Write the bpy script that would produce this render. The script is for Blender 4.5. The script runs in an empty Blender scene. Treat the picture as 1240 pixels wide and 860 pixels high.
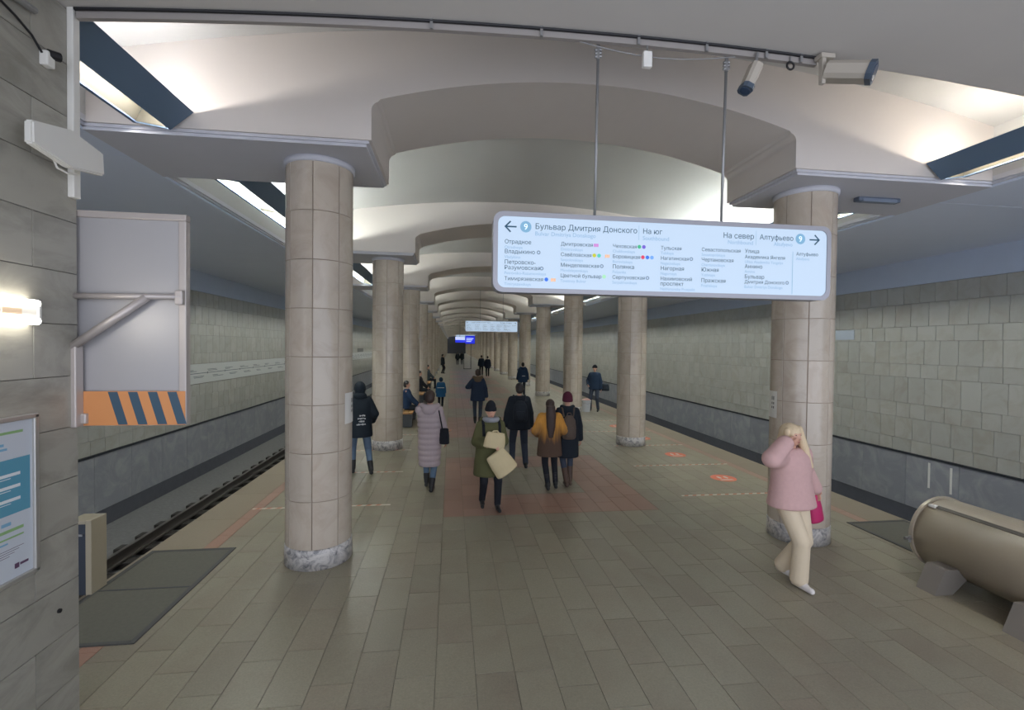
import bpy, bmesh, math, random
from mathutils import Vector, Matrix
R = math.radians
rnd = random.Random(7)
S = bpy.context.scene
COL = S.collection

# ------------------------------------------------------------------ camera, world, exposure
cam = bpy.data.objects.new('camera', bpy.data.cameras.new('camera'))
COL.objects.link(cam)
S.camera = cam
CAMX, CAMZ = -1.5887, 2.55
cam.data.sensor_width = 36
cam.data.lens = 36 * 567.64 / 1240
cam.data.clip_end = 400
cam.data.clip_start = 0.05
_yaw, _pitch, _roll = 0.129, -0.0188, 0.0112
_fw = Vector((math.sin(_yaw) * math.cos(_pitch), math.cos(_yaw) * math.cos(_pitch), math.sin(_pitch)))
_rt = Vector((math.cos(_yaw), -math.sin(_yaw), 0))
_up = _rt.cross(_fw)
_r2 = _rt * math.cos(_roll) + _up * math.sin(_roll)
_u2 = -_rt * math.sin(_roll) + _up * math.cos(_roll)
cam.matrix_world = Matrix(((_r2.x, _u2.x, -_fw.x, CAMX), (_r2.y, _u2.y, -_fw.y, 0), (_r2.z, _u2.z, -_fw.z, CAMZ), (0, 0, 0, 1)))

W = bpy.data.worlds.new('world')
S.world = W
W.use_nodes = True
W.node_tree.nodes['Background'].inputs[0].default_value = (0.78, 0.83, 0.96, 1)
W.node_tree.nodes['Background'].inputs[1].default_value = 2.55
S.view_settings.view_transform = 'Standard'
S.view_settings.look = 'None'
S.view_settings.gamma = 1
S.view_settings.exposure = 0.0
S.cycles.diffuse_bounces = 8
TUBE_POWER = 175.0
NEAR_TUBE_POWER = 110.0

# ------------------------------------------------------------------ helpers
def srgb(r, g, b):
    f = lambda c: ((c / 255 + .055) / 1.055) ** 2.4 if c > 10 else c / 255 / 12.92
    return (f(r), f(g), f(b))

_mats = {}
def mat(name, col, rough=.6, metal=0, noise=None, var=0, bump=0, vein=None, spec=.5, emit=None, aniso=(1, 1, 1)):
    """noise=(scale, amount); var = per-piece value variation; vein=(colour, scale, amount)"""
    if name in _mats:
        return _mats[name]
    m = bpy.data.materials.new(name)
    _mats[name] = m
    m.use_nodes = True
    nt = m.node_tree
    b = nt.nodes['Principled BSDF']
    b.inputs['Base Color'].default_value = (*col, 1)
    b.inputs['Roughness'].default_value = rough
    b.inputs['Metallic'].default_value = metal
    b.inputs['Specular IOR Level'].default_value = spec
    if emit:
        b.inputs['Emission Color'].default_value = (*emit[0], 1)
        b.inputs['Emission Strength'].default_value = emit[1]
    if noise or var or vein or bump:
        N, L = nt.nodes.new, nt.links.new
        def math_(op, a, c):
            n = N('ShaderNodeMath'); n.operation = op
            for i, v in enumerate((a, c)):
                if isinstance(v, (int, float)): n.inputs[i].default_value = v
                else: L(v, n.inputs[i])
            return n.outputs[0]
        geo = N('ShaderNodeNewGeometry'); oi = N('ShaderNodeObjectInfo')
        rv = math_('FRACT', math_('ADD', oi.outputs['Random'], geo.outputs['Random Per Island']), 0)
        off = N('ShaderNodeVectorMath'); off.operation = 'MULTIPLY_ADD'
        L(geo.outputs['Position'], off.inputs[0]); off.inputs[1].default_value = aniso
        comb = N('ShaderNodeCombineXYZ')
        for i in range(3): L(math_('MULTIPLY', rv, (31.0, 17.0, 23.0)[i] if var else 0.0), comb.inputs[i])
        L(comb.outputs[0], off.inputs[2])
        P = off.outputs[0]
        cur = None
        rgb = N('ShaderNodeRGB'); rgb.outputs[0].default_value = (*col, 1); cur = rgb.outputs[0]
        if vein:
            nz = N('ShaderNodeTexNoise'); L(P, nz.inputs['Vector']); nz.inputs['Scale'].default_value = vein[1]
            nz.inputs['Detail'].default_value = 7; nz.inputs['Roughness'].default_value = .62; nz.inputs['Distortion'].default_value = 1.4
            rp = N('ShaderNodeValToRGB'); L(nz.outputs['Fac'], rp.inputs[0])
            rp.color_ramp.elements[0].position = .44; rp.color_ramp.elements[0].color = (0, 0, 0, 1)
            rp.color_ramp.elements[1].position = .66; rp.color_ramp.elements[1].color = (1, 1, 1, 1)
            mx = N('ShaderNodeMix'); mx.data_type = 'RGBA'
            L(math_('MULTIPLY', rp.outputs[0], vein[2]), mx.inputs[0]); L(cur, mx.inputs[6]); mx.inputs[7].default_value = (*vein[0], 1)
            cur = mx.outputs[2]
        val = None
        nzf = None
        if noise:
            nz = N('ShaderNodeTexNoise'); L(P, nz.inputs['Vector']); nz.inputs['Scale'].default_value = noise[0]
            nz.inputs['Detail'].default_value = 5; nz.inputs['Roughness'].default_value = .6
            nzf = nz.outputs['Fac']
            val = math_('ADD', math_('MULTIPLY', math_('SUBTRACT', nzf, .5), 2 * noise[1]), 1)
        if var:
            v2 = math_('ADD', math_('MULTIPLY', math_('SUBTRACT', rv, .5), 2 * var), 1)
            val = math_('MULTIPLY', val, v2) if val is not None else v2
        if val is not None:
            vm = N('ShaderNodeVectorMath'); vm.operation = 'SCALE'
            L(cur, vm.inputs[0]); L(val, vm.inputs['Scale']); cur = vm.outputs[0]
        L(cur, b.inputs['Base Color'])
        if bump and nzf is not None:
            bp = N('ShaderNodeBump'); bp.inputs['Strength'].default_value = bump; bp.inputs['Distance'].default_value = .02
            L(nzf, bp.inputs['Height']); L(bp.outputs[0], b.inputs['Normal'])
    return m

def me_from(name, verts, faces, m=None, smooth=False):
    me = bpy.data.meshes.new(name)
    me.from_pydata([tuple(v) for v in verts], [], faces)
    if m: me.materials.append(m)
    if smooth: me.polygons.foreach_set('use_smooth', [True] * len(me.polygons))
    me.update()
    return me

def link(name, me, parent=None, loc=None, rot=None, kind=None, label=None):
    o = bpy.data.objects.new(name, me)
    COL.objects.link(o)
    if parent: o.parent = parent
    if loc is not None: o.location = loc
    if rot is not None: o.rotation_euler = rot
    if kind: o['kind'] = kind
    if label: o['label'] = label
    return o

def thing(name, label, cat, loc=(0, 0, 0), rz=0, group=None, me=None):
    o = link(name, me, None, loc, (0, 0, rz))
    o['label'] = label; o['category'] = cat
    if group: o['group'] = group
    return o

class MB:
    def __init__(s): s.v = []; s.f = []
    def add(s, vs, fs):
        k = len(s.v); s.v += [tuple(v) for v in vs]; s.f += [tuple(i + k for i in f) for f in fs]; return s
    def box(s, x0, x1, y0, y1, z0, z1):
        return s.add([(x0, y0, z0), (x1, y0, z0), (x1, y1, z0), (x0, y1, z0), (x0, y0, z1), (x1, y0, z1), (x1, y1, z1), (x0, y1, z1)],
                     [(3, 2, 1, 0), (4, 5, 6, 7), (0, 1, 5, 4), (1, 2, 6, 5), (2, 3, 7, 6), (3, 0, 4, 7)])
    def bbox(s, x0, x1, y0, y1, z0, z1, b=.01):
        """box with chamfered edges"""
        bm = bmesh.new()
        bmesh.ops.create_cube(bm, size=1)
        for v in bm.verts:
            v.co = ((x0 + x1) / 2 + v.co.x * (x1 - x0), (y0 + y1) / 2 + v.co.y * (y1 - y0), (z0 + z1) / 2 + v.co.z * (z1 - z0))
        bmesh.ops.bevel(bm, geom=bm.edges[:], offset=b, segments=2, affect='EDGES', profile=.5)
        return s.frombm(bm)
    def frombm(s, bm):
        bm.verts.ensure_lookup_table(); bm.verts.index_update()
        s.add([v.co[:] for v in bm.verts], [[v.index for v in f.verts] for f in bm.faces]); bm.free(); return s
    def tube(s, p0, p1, r0, r1=None, n=10):
        r1 = r0 if r1 is None else r1
        p0, p1 = Vector(p0), Vector(p1); d = (p1 - p0).normalized()
        a = d.orthogonal().normalized(); c = d.cross(a)
        vs = []
        for p, r in ((p0, r0), (p1, r1)):
            for i in range(n):
                t = 2 * math.pi * i / n; vs.append(p + (a * math.cos(t) + c * math.sin(t)) * r)
        fs = [(i, (i + 1) % n, n + (i + 1) % n, n + i) for i in range(n)] + [tuple(range(n))[::-1], tuple(range(n, 2 * n))]
        return s.add(vs, fs)
    def path(s, pts, r, n=8):
        for a, b in zip(pts, pts[1:]): s.tube(a, b, r, r, n)
        return s
    def lathe(s, prof, n=24, c=(0, 0)):
        vs = [(c[0] + r * math.cos(2 * math.pi * i / n), c[1] + r * math.sin(2 * math.pi * i / n), z) for r, z in prof for i in range(n)]
        fs = []
        for k in range(len(prof) - 1):
            for i in range(n):
                j = (i + 1) % n; fs.append((k * n + i, k * n + j, (k + 1) * n + j, (k + 1) * n + i))
        fs.append(tuple(range(n))[::-1]); fs.append(tuple(range((len(prof) - 1) * n, len(prof) * n)))
        return s.add(vs, fs)
    def loft(s, rings, n=18):
        """rings: (cx, cy, cz, rx, ry)"""
        vs = [(cx + rx * math.cos(2 * math.pi * i / n), cy + ry * math.sin(2 * math.pi * i / n), cz) for cx, cy, cz, rx, ry in rings for i in range(n)]
        fs = []
        m = len(rings)
        for k in range(m - 1):
            for i in range(n):
                j = (i + 1) % n; fs.append((k * n + i, k * n + j, (k + 1) * n + j, (k + 1) * n + i))
        fs.append(tuple(range(n))[::-1]); fs.append(tuple(range((m - 1) * n, m * n)))
        if rings[0][2] > rings[-1][2]: fs = [f[::-1] for f in fs]
        return s.add(vs, fs)
    def ell(s, c, r, n=14, m=9, rot=None):
        vs = [Vector((0, 0, -1))]
        for k in range(1, m):
            ph = math.pi * k / m
            for i in range(n):
                t = 2 * math.pi * i / n; vs.append(Vector((math.sin(ph) * math.cos(t), math.sin(ph) * math.sin(t), -math.cos(ph))))
        vs.append(Vector((0, 0, 1)))
        fs = [(0, 1 + (i + 1) % n, 1 + i) for i in range(n)]
        for k in range(m - 2):
            for i in range(n):
                a = 1 + k * n + i; b = 1 + k * n + (i + 1) % n; fs.append((a, b, b + n, a + n))
        t = 1 + (m - 2) * n
        fs += [(t + i, t + (i + 1) % n, len(vs) - 1) for i in range(n)]
        out = []
        for v in vs:
            w = Vector((v.x * r[0], v.y * r[1], v.z * r[2]))
            if rot: w = rot @ w
            out.append(w + Vector(c))
        return s.add(out, fs)
    def cap(s, p0, p1, r0, r1, n=12):
        """closed tapered capsule"""
        p0, p1 = Vector(p0), Vector(p1); d = p1 - p0; ln = d.length; d.normalize()
        a = d.orthogonal().normalized(); c = d.cross(a)
        vs = []; rings = []
        for t in (-80, -50, -20): rings.append((p0 + d * (r0 * math.sin(R(t))), r0 * math.cos(R(t))))
        for t in (20, 50, 80): rings.append((p1 + d * (r1 * math.sin(R(t))), r1 * math.cos(R(t))))
        for p, r in rings:
            for i in range(n):
                t = 2 * math.pi * i / n; vs.append(p + (a * math.cos(t) + c * math.sin(t)) * r)
        fs = []
        for k in range(len(rings) - 1):
            for i in range(n):
                j = (i + 1) % n; fs.append((k * n + i, k * n + j, (k + 1) * n + j, (k + 1) * n + i))
        fs.append(tuple(range(n))[::-1]); fs.append(tuple(range((len(rings) - 1) * n, len(rings) * n)))
        return s.add(vs, fs)
    def prism(s, poly, y0, y1):
        """poly of (x, z) extruded along y"""
        n = len(poly)
        vs = [(x, y0, z) for x, z in poly] + [(x, y1, z) for x, z in poly]
        fs = [tuple(range(n)), tuple(range(n, 2 * n))[::-1]] + [((i + 1) % n, i, n + i, n + (i + 1) % n) for i in range(n)]
        return s.add(vs, fs)
    def mesh(s, name, m=None, smooth=False): return me_from(name, s.v, s.f, m, smooth)
    def build(s, name, m, parent=None, smooth=False, **k): return link(name, s.mesh(name, m, smooth), parent, **k)

ORD = ['first', 'second', 'third', 'fourth', 'fifth', 'sixth', 'seventh', 'eighth', 'ninth', 'tenth', 'eleventh', 'twelfth', 'thirteenth', 'fourteenth',
       'fifteenth', 'sixteenth', 'seventeenth', 'eighteenth', 'nineteenth', 'twentieth', 'twenty-first', 'twenty-second', 'twenty-third', 'twenty-fourth']

# ------------------------------------------------------------------ measurements of the hall (metres)
COLX, COLY, BAY, NB = 3.14, 5.82, 6.04, 24        # columns
RAD = .37
HS = 4.64                                          # underside of slabs and side ceilings
PW = 5.23                                          # half platform
OW = 5.15                                          # half width of the ceiling openings
WX = 8.96                                          # side walls
RD = .70                                           # half depth of a rib
YEND = COLY + BAY * NB
vault_z = lambda x: 5.97 - .0225 * x * x
ribY = lambda i: COLY + BAY * i

# ------------------------------------------------------------------ materials
M_vault = mat('vault_paint', srgb(190, 190, 189), .8, noise=(1.3, .03), spec=.2)
M_rib = mat('rib_paint', srgb(212, 205, 199), .8, noise=(1.1, .04), spec=.2)
M_side = mat('veil_tinted_side_ceiling', srgb(212, 220, 234), .75, noise=(.6, .05), spec=.25)  # blue-grey paint, made bluer so its colour carries the bluish flare veil
M_lip2 = mat('pale_cornice', srgb(200, 200, 206), .75, noise=(.8, .04), spec=.25)
M_soffit = mat('near_soffit_paint', srgb(196, 191, 185), .8, noise=(1.5, .04), spec=.2)
M_column = mat('column_marble', srgb(192, 181, 166), .22, noise=(2.6, .06), var=.05, vein=(srgb(168, 150, 134), 2.4, .45))
M_coreg = mat('column_grout', srgb(150, 134, 120), .8)
M_plinth = mat('grey_veined_marble', srgb(206, 202, 198), .28, noise=(5, .12), vein=(srgb(92, 94, 100), 9, .9))
M_tile = mat('beige_wall_marble', srgb(166, 166, 160), .3, noise=(2.2, .07), var=.07, vein=(srgb(146, 140, 124), 1.8, .5))
M_grout = mat('tile_grout', srgb(128, 125, 117), .9)
M_band = mat('veil_tinted_grey_blue', srgb(186, 198, 216), .7, noise=(2, .06))  # grey-blue of the band, with the bluish haze of flare mixed into it
M_dado = mat('grey_dado_marble', srgb(136, 138, 144), .3, noise=(3, .1), var=.06, vein=(srgb(172, 172, 170), 1.6, .5))
M_black = mat('black_strip', srgb(40, 44, 50), .5)
M_dark = mat('dark_concrete', srgb(76, 78, 86), .9, noise=(6, .2))
M_ballast = mat('track_concrete', srgb(120, 119, 118), .95, noise=(14, .3), bump=.4)
M_granite = mat('greenish_granite', srgb(138, 132, 114), .36, noise=(70, .30), var=.06, vein=(srgb(124, 112, 98), .55, .6))
M_red = mat('red_granite', srgb(150, 116, 100), .34, noise=(60, .16), var=.09)
M_edge = mat('tan_granite', srgb(136, 124, 106), .4, noise=(50, .16), var=.06)
M_joint = mat('floor_joint', srgb(112, 108, 94), .9)
M_steel = mat('brushed_steel', srgb(170, 170, 172), .35, metal=.9)
M_alu = mat('aluminium', srgb(190, 188, 184), .4, metal=.7)
M_galv = mat('galvanised', srgb(150, 150, 150), .5, metal=.6)
M_rail = mat('rail_steel', srgb(110, 104, 100), .4, metal=.8)
M_wood = mat('dark_sleeper', srgb(52, 48, 44), .9, noise=(9, .25))
M_shade = mat('blue_grey_shade', srgb(98, 120, 144), .5, metal=.1)
M_reflector = mat('cream_reflector', srgb(92, 88, 76), .6)
M_white = mat('white_plastic', srgb(222, 220, 214), .45)
M_frame = mat('grey_sign_frame', srgb(150, 150, 156), .4, metal=.3)
M_blackp = mat('black_plastic', srgb(24, 24, 28), .5)

# ------------------------------------------------------------------ setting: floor
floor_o = MB().box(-PW, PW, -2.0, YEND, -.35, -.006).build('floor', M_joint, kind='structure')
floor_face = MB().box(-PW + .25, PW - .25, -2.0, YEND, -1.6, -.35).build('platform_base', M_dark, floor_o)

TW = 8.9 / 29
def is_red(x, y):
    k = max(0, round((y - 8.84) / BAY)); yc = 8.84 + BAY * k
    return abs(x) < 1.7 and abs(y - yc) < 1.85 and not (abs(x) < .76 and abs(y - yc) < .9)
tile_cache = {}
def tile_box(w, l, g=.002, h=.006):
    b = .0012
    x, y = w / 2 - g, l / 2 - g
    vs = [(-x, -y, -h), (x, -y, -h), (x, y, -h), (-x, y, -h), (-x, -y, -b), (x, -y, -b), (x, y, -b), (-x, y, -b),
          (-x + b, -y + b, 0), (x - b, -y + b, 0), (x - b, y - b, 0), (-x + b, y - b, 0)]
    fs = [(0, 1, 5, 4), (1, 2, 6, 5), (2, 3, 7, 6), (3, 0, 4, 7), (4, 5, 9, 8), (5, 6, 10, 9), (6, 7, 11, 10), (7, 4, 8, 11), (8, 9, 10, 11)]
    return vs, fs
tiles = []
for c in range(29):
    x = -4.45 + TW * (c + .5)
    br = [2.4 - rnd.random() * .6]
    while br[-1] < 46: br.append(br[-1] + .62)
    if abs(x) < 1.7:
        pats = []
        for k in range(7):
            yc = 8.84 + BAY * k
            pats += [yc - 1.85, yc + 1.85] + ([yc - .9, yc + .9] if abs(x) < .76 else [])
        br = [b for b in br if all(abs(b - p) > .2 for p in pats)] + pats
        br.sort()
    for y0, y1 in zip(br, br[1:]):
        dx, dy = x - CAMX, (y0 + y1) / 2
        dep = dy * math.cos(_yaw) + dx * math.sin(_yaw); lat = dx * math.cos(_yaw) - dy * math.sin(_yaw)
        if CAMZ / dep < .95 and -1.0 < lat / dep < 1.3: tiles.append((dep, x, y0, y1))
tiles.sort()
far_g, far_r = MB(), MB()
n_near = 0
for _, x, y0, y1 in tiles:
    l = y1 - y0; yc = (y0 + y1) / 2
    red = is_red(x, yc)
    if n_near < 298:
        n_near += 1
        key = (round(l, 2), red)
        if key not in tile_cache:
            vs, fs = tile_box(TW, round(l, 2)); tile_cache[key] = me_from('floor_tile', vs, fs, M_red if red else M_granite)
        link('floor_tile', tile_cache[key], floor_o, (x, yc, 0))
    else:
        x0, x1 = x - TW / 2 + .003, x + TW / 2 - .003
        (far_r if red else far_g).box(x0, x1, y0 + .003, y1 - .003, -.006, 0)
far_g.build('distant_floor_tiles', M_granite, floor_o, kind='stuff')
far_r.build('distant_red_tiles', M_red, floor_o, kind='stuff')
MB().box(-4.45, 4.45, 45.5, YEND, -.006, -.001).build('far_floor', M_granite, floor_o)
es = me_from('edge_slab', *tile_box(.61, 1.2), M_edge)
st = me_from('stripe_tile', *tile_box(.17, .6), M_red)
fe, fs_ = MB(), MB()
for s in (-1, 1):
    y = 2.4
    while y < 130:
        if y < 40: link('edge_slab', es, floor_o, (s * 4.925, y + .6, 0))
        else: fe.box(s * 4.925 - .302, s * 4.925 + .302, y + .003, y + 1.197, -.006, 0)
        for q in (.3, .9):
            if y < 30: link('stripe_tile', st, floor_o, (s * 4.535, y + q, 0))
            else: fs_.box(s * 4.535 - .082, s * 4.535 + .082, y + q - .297, y + q + .297, -.006, 0)
        y += 1.2
fe.build('distant_edge_slabs', M_edge, floor_o, kind='stuff')
fs_.build('distant_stripe_tiles', M_red, floor_o, kind='stuff')

# ------------------------------------------------------------------ setting: track beds and side walls
ROWS = [.19, .49, .99, 1.33, 1.93, 2.24, 2.77, 3.10, 3.63, 4.05]
for s, side in ((-1, 'left'), (1, 'right')):
    MB().box(min(s * 4.9, s * WX), max(s * 4.9, s * WX), -2, YEND, -1.7, -1.42).build('trackbed_' + side, M_ballast, kind='structure')
    w = MB().box(min(s * (WX + .012), s * (WX + .3)), max(s * (WX + .012), s * (WX + .3)), -2, YEND, -1.7, HS + .4).build('wall_' + side, M_grout, kind='structure')
    fw = lambda a, b: (min(s * a, s * b), max(s * a, s * b))
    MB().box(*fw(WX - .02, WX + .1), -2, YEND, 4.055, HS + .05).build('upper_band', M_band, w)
    MB().box(*fw(WX - .05, WX + .1), -2, YEND, .15, .19).build('black_rail', M_black, w)
    MB().box(*fw(WX - .0, WX + .1), -2, YEND, -1.7, -1.04).build('foot_band', M_dark, w)
    # dado panels
    dm = None; far = MB(); y = 5.0; n = 0
    while y < 120:
        l = 1.15
        if y < 45:
            if dm is None:
                dm = MB().bbox(-.02, .0, .004, l - .004, -1.04, .15, .004).mesh('dado_panel', M_dado)
            link('dado_panel', dm, w, (s * WX + (.02 if s < 0 else 0), y, 0))
        else: far.box(*fw(WX - .02, WX), y + .004, y + l - .004, -1.04, .15)
        y += l
    far.build('distant_dado_panels', M_dado, w, kind='stuff')
    # wall tiles, largest in view as pieces
    far = MB(); pieces = []
    for r in range(9):
        z0, z1 = ROWS[r], ROWS[r + 1]
        y = 5.6 + rnd.random() * .3
        while y < 75:
            l = rnd.choice((.34, .38, .42, .42, .46))
            skip = s < 0 and r == 3 and 8 < y < 58
            if not skip: pieces.append((y, l, z0, z1, r))
            y += l
    pieces.sort()
    cache = {}
    lim = 8.2 if s < 0 else 7.2
    cnt = 0
    for y, l, z0, z1, r in pieces:
        if y < lim - 1: continue
        if cnt < 298:
            cnt += 1
            key = (r, l)
            if key not in cache:
                cache[key] = MB().bbox(-.015, .012, .003, l - .003, z0 + .003, z1 - .003, .003).mesh('wall_tile', M_tile)
            link('wall_tile', cache[key], w, (s * WX + (.003 if s < 0 else 0), y, 0))
        else:
            far.box(*fw(WX - .015, WX + .012), y + .004, y + l - .004, z0 + .004, z1 - .004)
    far.build('distant_wall_tiles', M_tile, w, kind='stuff')
    MB().box(*fw(WX - .012, WX + .012), 74.5, YEND, .19, 4.05).build('far_wall_face', M_tile, w)
    # track
    tr = thing('railway_track', 'railway track of two rails on dark sleepers, in the %s track bed' % side, 'track', (s * 6.52, 0, -1.42))
    for x in (-.78, .78):
        rl = MB().box(x - .036, x + .036, -2, YEND, .26, .32).box(x - .01, x + .01, -2, YEND, .14, .26).box(x - .07, x + .07, -2, YEND, .12, .145)
        rl.build('rail', M_rail, tr)
    slm = MB().bbox(-1.25, 1.25, -.12, .12, 0, .12, .015).mesh('sleeper', M_wood)
    y = 6.0; far = MB()
    while y < 100:
        if y < 45: link('sleeper', slm, tr, (0, y, 0))
        else: far.box(-1.25, 1.25, y - .12, y + .12, 0, .12)
        y += .6
    far.build('distant_sleepers', M_wood, tr, kind='stuff')
MB().box(-WX - .3, WX + .3, YEND, YEND + .3, -1.7, 6.5).build('wall_far', M_dark, kind='structure')

# ------------------------------------------------------------------ setting: ceiling
ceil = link('ceiling', None); ceil['kind'] = 'structure'
def near_z(x): return 4.92 - (.0145 if x > 0 else .0112) * x * x
poly = [(x * .2, near_z(x * .2)) for x in range(-22, 23)] + [(4.4, 6.4), (-4.4, 6.4)]
MB().prism(poly, -1.2, 3.5).build('near_soffit', M_soffit, ceil)
for s in (-1, 1):
    fw = lambda a, b: (min(s * a, s * b), max(s * a, s * b))
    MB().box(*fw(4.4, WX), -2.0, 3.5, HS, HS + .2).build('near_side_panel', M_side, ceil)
    pm = None; pc = None
    for i in range(-1, NB):
        y0 = ribY(i) if i >= 0 else 3.5; y1 = ribY(i + 1) if i >= 0 else ribY(0)
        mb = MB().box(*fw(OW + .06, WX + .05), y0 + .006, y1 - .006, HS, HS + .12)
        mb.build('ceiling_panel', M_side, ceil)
        # stepped lip and outer wall of the light well
        MB().box(*fw(OW + .03, OW + .1), y0, y1, HS + .03, HS + .12).box(*fw(OW, OW + .1), y0, y1, HS + .06, HS + .12).build('well_lip', M_lip2, ceil)
        MB().box(*fw(OW + .0, OW + .12), y0, y1, HS + .12, 5.6).build('well_wall', M_vault, ceil)
# ribs: slab over the columns plus arched soffit between them
JX = 2.44
def rib_poly():
    p = [(-OW - .05, HS + .06), (-JX, HS + .06)]
    f = .09
    zc = lambda x: 5.475 - .062 * x * x
    p.append((-JX, zc(JX) - f))
    for t in range(1, 6):
        a = R(90 * t / 6); p.append((-JX + f * (1 - math.cos(a)), zc(JX) - f + f * math.sin(a) * 1.0))
    n = 30
    for k in range(n + 1):
        x = (-JX + f) + 2 * (JX - f) * k / n; p.append((x, zc(x)))
    for t in range(5, 0, -1):
        a = R(90 * t / 6); p.append((JX - f * (1 - math.cos(a)), zc(JX) - f + f * math.sin(a)))
    p += [(JX, zc(JX) - f), (JX, HS + .06), (OW + .05, HS + .06)]
    top = [(OW + .05 - (2 * OW + .1) * k / 24, 0) for k in range(25)]
    p += [(x, vault_z(x) + .12) for x, _ in top]
    return p
rib_me = MB().prism(rib_poly(), -RD, RD).mesh('rib', M_rib)
sl = MB()
for s in (-1, 1):
    fw = lambda a, b: (min(s * a, s * b), max(s * a, s * b))
    sl.box(*fw(JX + .03, OW + .06), -RD + .025, RD - .025, HS + .03, HS + .061)
    sl.box(*fw(JX + .06, OW + .06), -RD + .046, RD - .046, HS, HS + .031)
slab_me = sl.mesh('column_slab', M_lip2)
xs = [-OW - .05 + (2 * OW + .1) * k / 28 for k in range(29)]
def vault_mesh(y0, y1):
    p = [(x, vault_z(x)) for x in xs] + [(x, vault_z(x) + .12) for x in reversed(xs)]
    return MB().prism(p, y0, y1).mesh('vault', M_vault)
vm = vault_mesh(RD - .02, BAY - RD + .02)
for i in range(NB):
    link('rib', rib_me, ceil, (0, ribY(i), 0))
    link('column_slab', slab_me, ceil, (0, ribY(i), 0))
    link('vault', vm, ceil, (0, ribY(i), 0))
link('vault', vault_mesh(3.45, COLY - RD + .02), ceil)

# ------------------------------------------------------------------ luminaires in the ceiling wells
def tube_mat(name, col, p):
    return mat(name, (1, 1, 1), emit=(col, p))
M_tubeL = tube_mat('near_left_tube', (1.0, .95, .90), NEAR_TUBE_POWER)
M_tubeR = tube_mat('near_right_tube', (1.0, .90, .76), NEAR_TUBE_POWER)
M_tubeF = tube_mat('white_tube', (.95, 1.0, .94), TUBE_POWER)
def luminaire(s, y0, y1, label, n, mt):
    """s side; long inclined box hung over the platform edge; x measured outwards"""
    o = thing('strip_luminaire', label, 'ceiling light', (s * 4.4, (y0 + y1) / 2, HS))
    L = (y1 - y0) / 2
    q = lambda pts: [(s * (x - 4.4), z - HS) for x, z in pts]
    def pr(pts, a, b, m, nm): return MB().prism(q(pts) if s > 0 else q(pts)[::-1], a, b).build(nm, m, o)
    pr([(4.15, 4.84), (4.165, 4.85), (4.375, 4.665), (4.365, 4.652)], -L, L, M_shade, 'inner_shade')
    pr([(4.675, 4.715), (4.690, 4.705), (4.62, 4.86), (4.608, 4.86)], -L, L, M_reflector, 'outer_reflector')
    pr([(4.665, 4.70), (4.70, 4.70), (4.70, 4.715), (4.665, 4.715)], -L, L, M_shade, 'bottom_flange')
    for e in (-1, 1):
        a, b = (-L, -L + .012) if e < 0 else (L - .012, L)
        pr([(4.16, 4.835), (4.37, 4.655), (4.685, 4.705), (4.615, 4.85), (4.3, 4.88)], a, b, M_shade, 'end_cap')
        a, b = (-L + .012, -L + .016) if e < 0 else (L - .016, L - .012)
        pr([(4.2, 4.82), (4.38, 4.67), (4.675, 4.715), (4.61, 4.84)], a, b, M_reflector, 'end_reflector')
    tl = (2 * L - .1) / n
    for k in range(n):
        a = -L + .05 + tl * k + .03; b = a + tl - .06
        MB().tube((s * .03, a, 4.775 - HS), (s * .03, b, 4.775 - HS), .019, n=6).build('fluorescent_tube', mt, o, smooth=True)
        if k: pr([(4.375, 4.67), (4.68, 4.71), (4.67, 4.74), (4.39, 4.70)], a - .05, a - .02, M_reflector, 'cross_brace')
    return o
for s, nm in ((-1, 'left'), (1, 'right')):
    luminaire(s, 3.6, 5.08, 'blue-grey strip light box over %s platform edge, %s' % (nm, 'nearest one, beside the marble wall end' if s < 0 else 'nearest one, glowing warm yellow'), 1, M_tubeL if s < 0 else M_tubeR)
    for i in range(NB):
        luminaire(s, ribY(i) + RD + .06, ribY(i + 1) - RD - .06, 'strip light box in the ceiling opening behind the %s column of the %s row' % (ORD[i], nm), 3 if i < 3 else 1, M_tubeF)

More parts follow.
